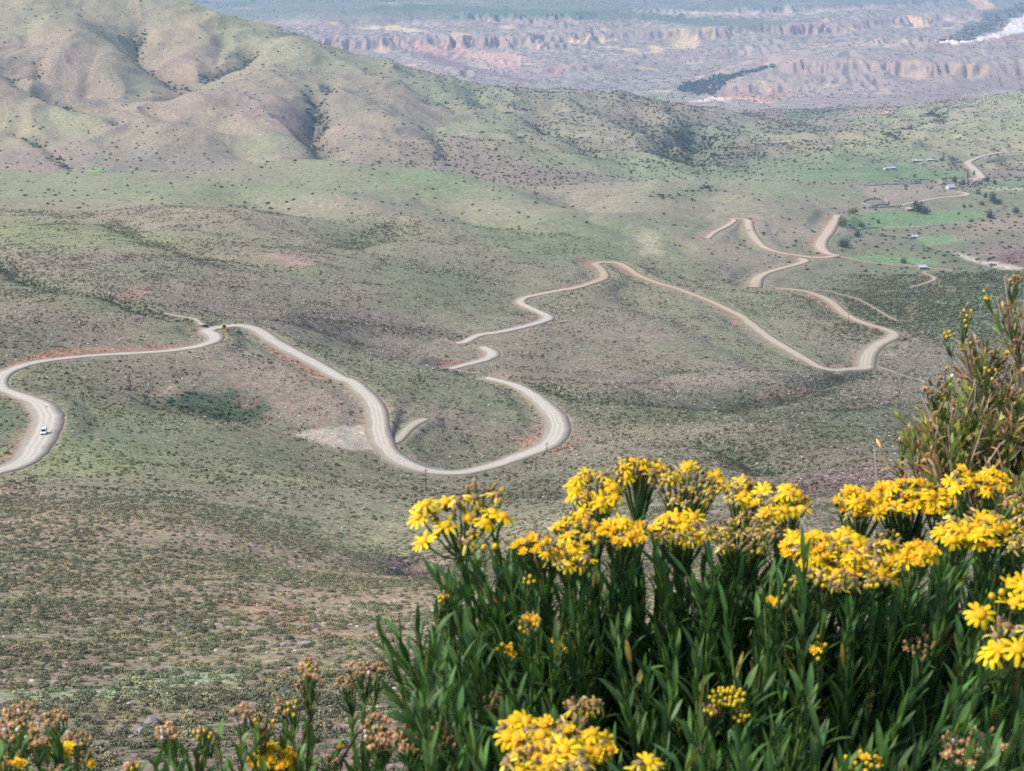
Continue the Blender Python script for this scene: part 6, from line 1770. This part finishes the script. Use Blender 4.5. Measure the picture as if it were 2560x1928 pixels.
# ---- houses of the hamlet
wh = simple_mat("white_plaster", (.58, .55, .50), .85, .2, 0, .8, .08); mud = simple_mat("mud_brick_wall", (.36, .26, .19), .95, .1, 0, 1.5, .2); tin = simple_mat("pale_metal_roof", (.62, .62, .64), .35, .5, .2, 1.2, .08); pnk = simple_mat("rusty_pink_roof", (.55, .40, .36), .7, .3, 0, 1.2, .15); drk = simple_mat("dark_opening", (.03, .028, .025), .6); doorm = simple_mat("brown_door_wood", (.13, .08, .05), .7)


def house(name, label, u, v, w, dp, h, rz, wallm, roofm, pitch=.22, gable=True):
    x, y, z = ground_pt(u, v)
    hs = empty(name, (x, y, z - .2), rz); tag(hs, label, "house", "small houses of the valley hamlet")
    bm = bmesh.new()
    rise = dp * pitch
    if gable: prism(bm, [(-dp / 2, 0), (-dp / 2, h), (0, h + rise), (dp / 2, h), (dp / 2, 0)], -w / 2, w / 2)
    else: prism(bm, [(-dp / 2, 0), (-dp / 2, h), (dp / 2, h + rise), (dp / 2, 0)], -w / 2, w / 2)
    bm_obj("wall", bm, wallm, hs)
    bm = bmesh.new(); o = .35; t = .12
    if gable:
        k = rise / (dp / 2)
        prism(bm, [(-dp / 2 - o, h - o * k + .03), (0, h + rise + .03), (dp / 2 + o, h - o * k + .03), (dp / 2 + o, h - o * k + t), (0, h + rise + t + .03), (-dp / 2 - o, h - o * k + t)], -w / 2 - o, w / 2 + o)
    else:
        k = rise / dp
        prism(bm, [(-dp / 2 - o, h - o * k + .03), (dp / 2 + o, h + rise + o * k + .03), (dp / 2 + o, h + rise + o * k + t), (-dp / 2 - o, h - o * k + t)], -w / 2 - o, w / 2 + o)
    bm_obj("roof", bm, roofm, hs)
    bm = bmesh.new(); box(bm, (w * .08, -dp / 2 - .03, 1.05), (.95, .1, 2.1)); bm_obj("door", bm, doorm, hs)
    for q in ((-.28, .33) if w < 9 else (-.38, -.16, .25, .4)):
        bm = bmesh.new(); box(bm, (w * q, -dp / 2 - .03, 1.5), (.9, .1, .9)); bm_obj("window", bm, drk, hs)
house("farm_house", "white house with a bright metal roof among trees beside the valley road", *ZF(1080, 755), 9.0, 6.5, 3.0, .35, wh, tin, .42)
house("long_house", "long low white-roofed building at the upper edge of the green field", *ZF(580, 338), 15, 4.5, 2.2, .08, mud, tin, .16, False)
house("long_house", "shorter white-roofed building right of the long low one", *ZF(775, 328), 10, 4.5, 2.2, .15, mud, tin, .16, False)
house("cottage", "small white cottage on the left between the upper green fields", *ZF(92, 460), 6, 4.5, 2.6, .4, wh, tin, .3)
house("cottage", "white shed with a slanting roof beside the small cottage", *ZF(185, 450), 9, 4.5, 2.2, .2, wh, tin, .2, False)
house("adobe_house", "low house with a rusty pink roof tucked under the big dark tree", *ZF(450, 1090), 7.5, 4.5, 2.4, .15, mud, pnk, .2, False)
house("roadside_hut", "small white-roofed hut at the end of the farm track by the stream", *Z3(1583, 1650), 6, 4, 2.3, .1, mud, tin, .25, False)
house("roadside_hut", "tiny white shed beside the road exit below the far bend", *ZF(1470, 640), 4.5, 3.2, 2.0, .1, wh, tin, .2, False)
# domed white shelter
x, y, z = ground_pt(*ZF(530, 1490))
dm = empty("storage_dome", (x, y, z - .15)); tag(dm, "small pale rounded shelter standing between the two lower green fields", "shelter")
bm = bmesh.new(); prism(bm, [(2.6 * math.cos(a), 2.1 * math.sin(a)) for a in np.linspace(0, math.pi, 13)], -3, 3); bm_obj("shell", bm, tin, dm)
bm = bmesh.new(); box(bm, (-3.02, 0, .9), (.08, 1.3, 1.8)); bm_obj("door", bm, drk, dm)

# ---- dry-stone walls
stone = simple_mat("dry_stone", (.33, .29, .25), .95, .1, 0, 2.5, .35)
def stone_wall(label, pts, h=1.2, w=.8, closed=False):
    xs, ys = raycast(GR, [p[0] for p in pts], [p[1] for p in pts])
    line = np.stack([xs, ys], 1)
    if closed: line = np.vstack([line, line[:1]])
    line = resample(line, 1.2); n = len(line)
    tx, ty = np.gradient(line[:, 0]), np.gradient(line[:, 1]); L = np.hypot(tx, ty) + 1e-9
    zz = GR(line[:, 0], line[:, 1])
    hh = h * (1 + .22 * RNG.normal(size=n)); co = []
    for s, top in ((-1, 0), (-.8, 1), (.8, 1), (1, 0)):
        ww = w / 2 * s * (1 + .12 * RNG.normal(size=n))
        co.append(np.stack([line[:, 0] - ty / L * ww, line[:, 1] + tx / L * ww, zz + (hh if top else -.3)], 1))
    co = np.stack(co, 1); o0 = co[0, 0].copy(); co = (co - o0).reshape(-1, 3)
    ii = np.arange(n * 4).reshape(n, 4)
    f = np.concatenate([np.stack([ii[:-1, k], ii[:-1, k + 1], ii[1:, k + 1], ii[1:, k]], -1) for k in range(3)])
    o = mesh_from("stone_wall", co, f, stone); o.location = o0
    tag(o, label, "wall", "dry-stone walls round the fields")
stone_wall("curving stone wall enclosing a pen above the middle green field", [Z3(*p) for p in ((1215, 1242), (1250, 1225), (1320, 1222), (1370, 1238), (1350, 1255), (1290, 1262), (1235, 1255))], 1.3, .9, True)
stone_wall("long stone wall along the bottom of the middle green field", [Z3(*p) for p in ((1135, 1392), (1300, 1398), (1450, 1396), (1600, 1388), (1750, 1374), (1840, 1368))], 1.1, .9)
stone_wall("stone wall running left from the big dark tree below the valley road", [Z3(*p) for p in ((1255, 1275), (1330, 1272), (1400, 1268), (1450, 1258))], 1.2, .9)
stone_wall("stone wall along the top of the pinkish hill behind the hairpin", [Z3(*p) for p in ((1225, 1142), (1320, 1135), (1420, 1130), (1520, 1128), (1560, 1120))], 1.0, .8)

# ---- trees of the valley
bark = simple_mat("tree_bark", (.13, .10, .075), .95, .1, 0, 4, .3)
def tree_mesh(seed, n, flat, lobes, leaf):
    v, f = leaf_cloud(n, leaf, seed, flat, lobes, .1, .6, .55); return v, f
CROWN = {"round": [leaf_cloud(620, .085, 400 + k, 1.05, 8, .1, .6, .5) for k in range(3)], "tall": [leaf_cloud(520, .10, 420 + k, 1.0, 7, .1, .6, .6) for k in range(2)]}
CR_ME = {}
TRUNK_ME = None
def tree(name, label, u, v, w_px, h_px, style, rgb, group):
    global TRUNK_ME
    x, y, z = ground_pt(u, v)
    d = y * CP - z * SP
    w = w_px / F_PX * d; h = h_px / F_PX * d
    t = empty(name, (x, y, z - .1), float(RNG.uniform(0, 6.28))); tag(t, label, "tree", group)
    # trunk with limbs
    b = Buf(); th = h * .62
    tube(b, bez(np.zeros(3), np.array([.1, 0, th * .3]), np.array([-.1, .1, th * .6]), np.array([0, 0, th]), 7), max(.10, h * .032), max(.03, h * .008), np.array([.13, .10, .075]), 0, 7)
    for k in range(6):
        a = RNG.uniform(0, 6.28); z0 = th * RNG.uniform(.3, .8); r = w * .34
        tube(b, bez(np.array([0, 0, z0]), np.array([math.cos(a) * r * .4, math.sin(a) * r * .4, z0 + h * .05]), np.array([math.cos(a) * r * .8, math.sin(a) * r * .8, z0 + h * .1]), np.array([math.cos(a) * r, math.sin(a) * r, z0 + h * .18]), 5), max(.04, h * .012), .02, np.array([.13, .10, .075]), 0, 5)
    b.build("trunk", [bark], t)
    k = style + str(int(RNG.integers(0, len(CROWN[style]))))
    if k not in CR_ME:
        vv, ff = CROWN[style][int(k[-1])]
        o = mesh_from("crown", vv, ff, sm2); CR_ME[k] = o.data; bpy.data.objects.remove(o)
    c = bpy.data.objects.new("crown", CR_ME[k]); COL.objects.link(c); c.parent = t
    base = h * (.12 if style == "round" else .08)
    c.location = (0, 0, base); c.scale = (w / 2 / .95, w / 2 / .95, (h - base) / (1.05 if style == "round" else 1.0)); c.color = tuple(rgb) + (1,)
DG = (.055, .085, .045); MG = (.085, .125, .055); LG = (.13, .165, .06); BG = (.06, .095, .065)
gT = "trees of the valley hamlet"
for name, lab, p, w, h, st, c in [
    ("broad_tree", "big dark broad tree beside the rusty-roofed house above the field", ZF(600, 1110), 38, 28, "round", DG), ("broad_tree", "dark bushy tree at the right foot of the big dark tree", ZF(690, 1150), 26, 20, "round", DG), ("slim_tree", "slim dark tree rising left of the big dark tree", ZF(530, 1010), 7, 14, "tall", DG),
    ("broad_tree", "dark rounded tree at the right end of the middle green field", ZF(1690, 1215), 22, 26, "round", BG), ("broad_tree", "dark round bush-like tree right of the valley road", ZF(1560, 1005), 14, 12, "round", DG), ("willow_tree", "tall grey-green willow-like tree right of the valley road", ZF(1720, 960), 24, 26, "tall", MG), ("broad_tree", "dark tree spreading at the foot of the tall willow", ZF(1800, 990), 24, 14, "round", DG),
    ("slim_tree", "dark upright tree left of the tall willow, nearer the road corner", ZF(1615, 890), 9, 15, "tall", DG), ("broad_tree", "dark tree right behind the white metal-roofed house", ZF(1150, 650), 14, 16, "round", DG), ("slim_tree", "upright dark tree right of the white metal-roofed house", ZF(1275, 690), 10, 15, "tall", MG), ("poplar_tree", "thin dark poplar left of the pale far road", ZF(1348, 570), 4, 14, "tall", DG), ("poplar_tree", "thin dark poplar just below the far road's end", ZF(1352, 695), 4, 14, "tall", DG),
    ("poplar_tree", "thin grey poplar between the white house and the pale far road", ZF(1440, 545), 5, 15, "tall", MG), ("broad_tree", "dark bush-like tree right of the long white-roofed buildings", ZF(950, 320), 16, 9, "round", BG), ("broad_tree", "small dark tree beside the road corner trees, left one", ZF(1300, 1040), 11, 10, "round", DG), ("broad_tree", "small olive tree beside the road corner trees, right one", ZF(1395, 1035), 11, 9, "round", MG),
    ("broad_tree", "pale olive bush-like tree at the lower right of the middle field", ZF(1395, 1265), 16, 10, "round", MG), ("slim_tree", "small dark tree in the hedge between the upper fields", ZF(530, 575), 8, 9, "tall", DG), ("broad_tree", "round grey-green tree at the far right of the valley", ZF(2090, 1130), 20, 18, "round", BG), ("broad_tree", "dark tree left of the road-side yard of the white house", ZF(985, 690), 10, 7, "round", DG),
    ("broad_tree", "dark tree grove member right below the far road end", ZF(1640, 640), 16, 13, "round", BG), ("broad_tree", "grey-green tree standing right of the grove below the far road", ZF(1760, 680), 12, 12, "round", BG), ("broad_tree", "small dark tree left in the grove below the far road", ZF(1530, 690), 14, 10, "round", DG), ("broad_tree", "dark low tree above the dry pale patch on the right", ZF(1500, 830), 18, 9, "round", MG),
    ("willow_tree", "pale green willow at the left end of the middle green field", Z3(1095, 1392), 26, 28, "round", LG), ("broad_tree", "yellow-green round tree at the bottom left of the middle field", Z3(1212, 1392), 22, 16, "round", LG), ("broad_tree", "small dark round tree inside the middle green field", Z3(1313, 1368), 11, 11, "round", DG), ("broad_tree", "dark bushy tree on the stream bank below the middle field", Z3(1098, 1512), 32, 22, "round", DG), ("broad_tree", "dark bush-like tree right of the bank tree below the field", Z3(1180, 1450), 26, 16, "round", BG),
    ("broad_tree", "bright green round tree in the lowest green field", Z3(1462, 1612), 20, 16, "round", LG), ("broad_tree", "lime green bushes-like tree at the upper left corner of the middle field", Z3(1150, 1310), 30, 16, "round", LG), ("broad_tree", "small green tree left of the tiny far road corner", Z3(1860, 1090), 5, 8, "tall", MG)]:
    tree(name, lab, p[0], p[1], w, h, st, c, gT)

# ---- roadside bushes that stand alone
vv, ff = leaf_cloud(340, .14, 451, .85, 6, .1, .6, .5)
o = mesh_from("bush", vv, ff, sm2); bme = o.data; bpy.data.objects.remove(o)
for lab, u, v, r in [("round dark bush above the long straight road, highest one", 1734, 729, 3.4), ("round dark bush above the long straight road near its middle", 1927, 816, 4.5), ("round dark bush just above the long straight road by the pole", 2000, 868, 4.2), ("small dark bush above the long straight road left of the pole", 1947, 832, 3.6), ("dark bush at the crest of the far loop", 2176, 913, 3.2),
                     ("dark round bush below the near road, first from the left edge", 266, 908, 5), ("dark round bush below the near road, larger one", 299, 904, 6), ("dark shrub on the inside of the left bend of the near road", 165, 935, 7), ("dark shrub by the small hairpin above the pink slope", 573, 851, 3.5), ("dark bush on the outer edge of the wide bend near the minivan", 117, 1019, 4.5), ("dark bush beside the wide bend below the minivan", 160, 1040, 4), ("dark bush left below the near road straight", 345, 905, 4.5), ("low dark bush below the near road before the hairpin", 440, 885, 4), ("dark bush below the near road close to the hairpin", 475, 882, 4.5), ("dark bush on the slope right of the pole bend", 1215, 1190, 7), ("green bush at the bend of the middle road", 1320, 762, 5)]:
    x, y, z = ground_pt(u, v); d = y * CP - z * SP
    o = bpy.data.objects.new("bush", bme); COL.objects.link(o); s = r / F_PX * d * 1.1
    o.location = (x, y, z - .05); o.scale = (s, s, s * .9); o.rotation_euler = (0, 0, float(RNG.uniform(0, 6))); o.color = (.045, .075, .04, 1)
    tag(o, lab, "bush", "dark bushes standing by the road")

# ---- boulders of the near slope
rockm, nt, b = new_mat("boulder_pinkish_rock", .9, .2)
g = N_(nt, "ShaderNodeNewGeometry"); oi = N_(nt, "ShaderNodeObjectInfo")
n1 = N_(nt, "ShaderNodeTexNoise"); n1.inputs["Scale"].default_value = 2.2; n1.inputs["Detail"].default_value = 6; nt.links.new(g.outputs["Position"], n1.inputs["Vector"])
n2 = N_(nt, "ShaderNodeTexNoise"); n2.inputs["Scale"].default_value = 1.1; n2.inputs["Detail"].default_value = 5; nt.links.new(g.outputs["Position"], n2.inputs["Vector"])
c = mixmul(nt, oi.outputs["Color"], ramp(nt, n1.outputs[0], [(.3, .6), (.7, 1.3)]), 1.0)
c = mixmul(nt, c, (.42, .42, .38), ramp(nt, n2.outputs[0], [(.60, 0.0), (.66, .6)]), "MIX")
nt.links.new(c, b.inputs["Base Color"])
bp = N_(nt, "ShaderNodeBump"); bp.inputs["Distance"].default_value = .08; bp.inputs["Strength"].default_value = .7; nt.links.new(n1.outputs[0], bp.inputs["Height"]); nt.links.new(bp.outputs[0], b.inputs["Normal"])
RK = [rock_mesh(500 + k, 3, .75) for k in range(6)]
for m in RK: m.materials.append(rockm)
PK = (.27, .195, .175); GY = (.22, .20, .19); PL = (.33, .265, .235)
for lab, p, w, h, c in [
    ("tall boulder, whitish on its left face, above the flat pink slab", (935, 1385), 105, 95, GY), ("broad flat pink rock slab low at the bottom left", (840, 1435), 165, 70, PK), ("rounded pink boulder left of the flat slab", (655, 1450), 70, 55, PK), ("pink boulder half hidden behind the corner plant", (410, 1460), 60, 70, PK), ("pale upright boulder right of the slanting slab", (1560, 1268), 62, 60, PL), ("slanting pink slab under a dark bush", (1560, 1215), 115, 50, PK),
    ("large pale pyramid boulder below the dark rock heap", (1868, 895), 95, 70, PL), ("pale flat boulder left of the pyramid boulder", (1755, 900), 80, 50, PL), ("pale boulder right of the pyramid boulder", (1968, 905), 70, 36, PL), ("dark grey rock at the left end of the bare pink strip", (1680, 712), 60, 34, GY), ("small pale rock in the middle of the bare pink strip", (1803, 732), 36, 26, PL), ("small pale rock at the right of the bare pink strip", (1925, 735), 34, 30, PL),
    ("dark purplish rock, left of the rock heap", (1845, 790), 60, 40, GY), ("dark purplish rock, highest of the rock heap", (1915, 785), 60, 50, (.26, .22, .22)), ("dark purplish rock, right of the rock heap", (1950, 805), 40, 36, GY), ("pale rock pair member left of the grey rocks mid-slope", (870, 745), 60, 40, PL), ("pale upright rock mid-slope right of the pale pair", (1010, 775), 56, 46, PL), ("grey rock mid-slope, left of three", (1105, 800), 60, 24, GY), ("grey pointed rock mid-slope, middle of three", (1165, 785), 50, 34, GY), ("grey upright rock mid-slope, right of three", (1220, 780), 36, 40, GY),
    ("pale rock on the yellow-green slope near the upper left", (640, 308), 70, 24, PL), ("pale flat rock above the sage-green patch, right part", (1415, 920), 75, 26, PL), ("brown boulder at the top edge of the sage-green patch", (985, 1045), 80, 40, PK), ("small white rock alone in the middle of the near slope", (780, 890), 34, 24, (.6, .56, .52)), ("small pink rock below the rounded pink boulder", (735, 1395), 60, 24, PK), ("pale pink rock right of the budded sprig", (1150, 1450), 60, 44, PL), ("pale pink stone below the tan-tufted sprig", (945, 1505), 40, 34, PL), ("flat pink stone near the bottom edge, left of the tan-tufted sprig", (835, 1575), 60, 30, PK), ("flat pink stone near the bottom edge, leftmost", (745, 1570), 50, 28, PK),
    ("small white rock at the left edge above the pale sage band", (30, 1118), 40, 30, PL), ("small grey rock in the sage-green patch's left end", (660, 1092), 40, 24, PL), ("pink rock between the sprigs near the bottom", (1150, 1400), 50, 30, PK), ("pale boulder right of the tall thin plant", (2050, 1190), 60, 44, PL), ("pink rock behind the seeded stems on the right", (2010, 1250), 80, 40, PK), ("pale pointed rock on the bare ground at far right", (1730, 1175), 50, 40, PL), ("low pale rock above the flat pale rock", (1400, 735), 40, 24, PL), ("pale rock on the crest above the bare strip", (1545, 280), 60, 26, PL), ("pale rock upper right above the bare pink strip", (1340, 775), 70, 28, PL), ("large dark rock on the eroded bank by the yellow bush", (2420, 430), 50, 30, GY)]:
    u, v = Z7(*p); x, y, z = ground_pt(u, v); d = y * CP - z * SP
    ww = w / 2.4578 / F_PX * d; hh = h / 2.4578 / F_PX * d
    o = bpy.data.objects.new("boulder", RK[int(RNG.integers(0, 6))]); COL.objects.link(o)
    o.location = (x, y, z + hh * .02); o.scale = (ww * .62, ww * .5, max(hh, ww * .3) * .72); o.rotation_euler = (float(RNG.normal() * .12), float(RNG.normal() * .12), float(RNG.uniform(0, 6))); o.color = c + (1,)
    tag(o, lab, "rock", "boulders of the near slope")
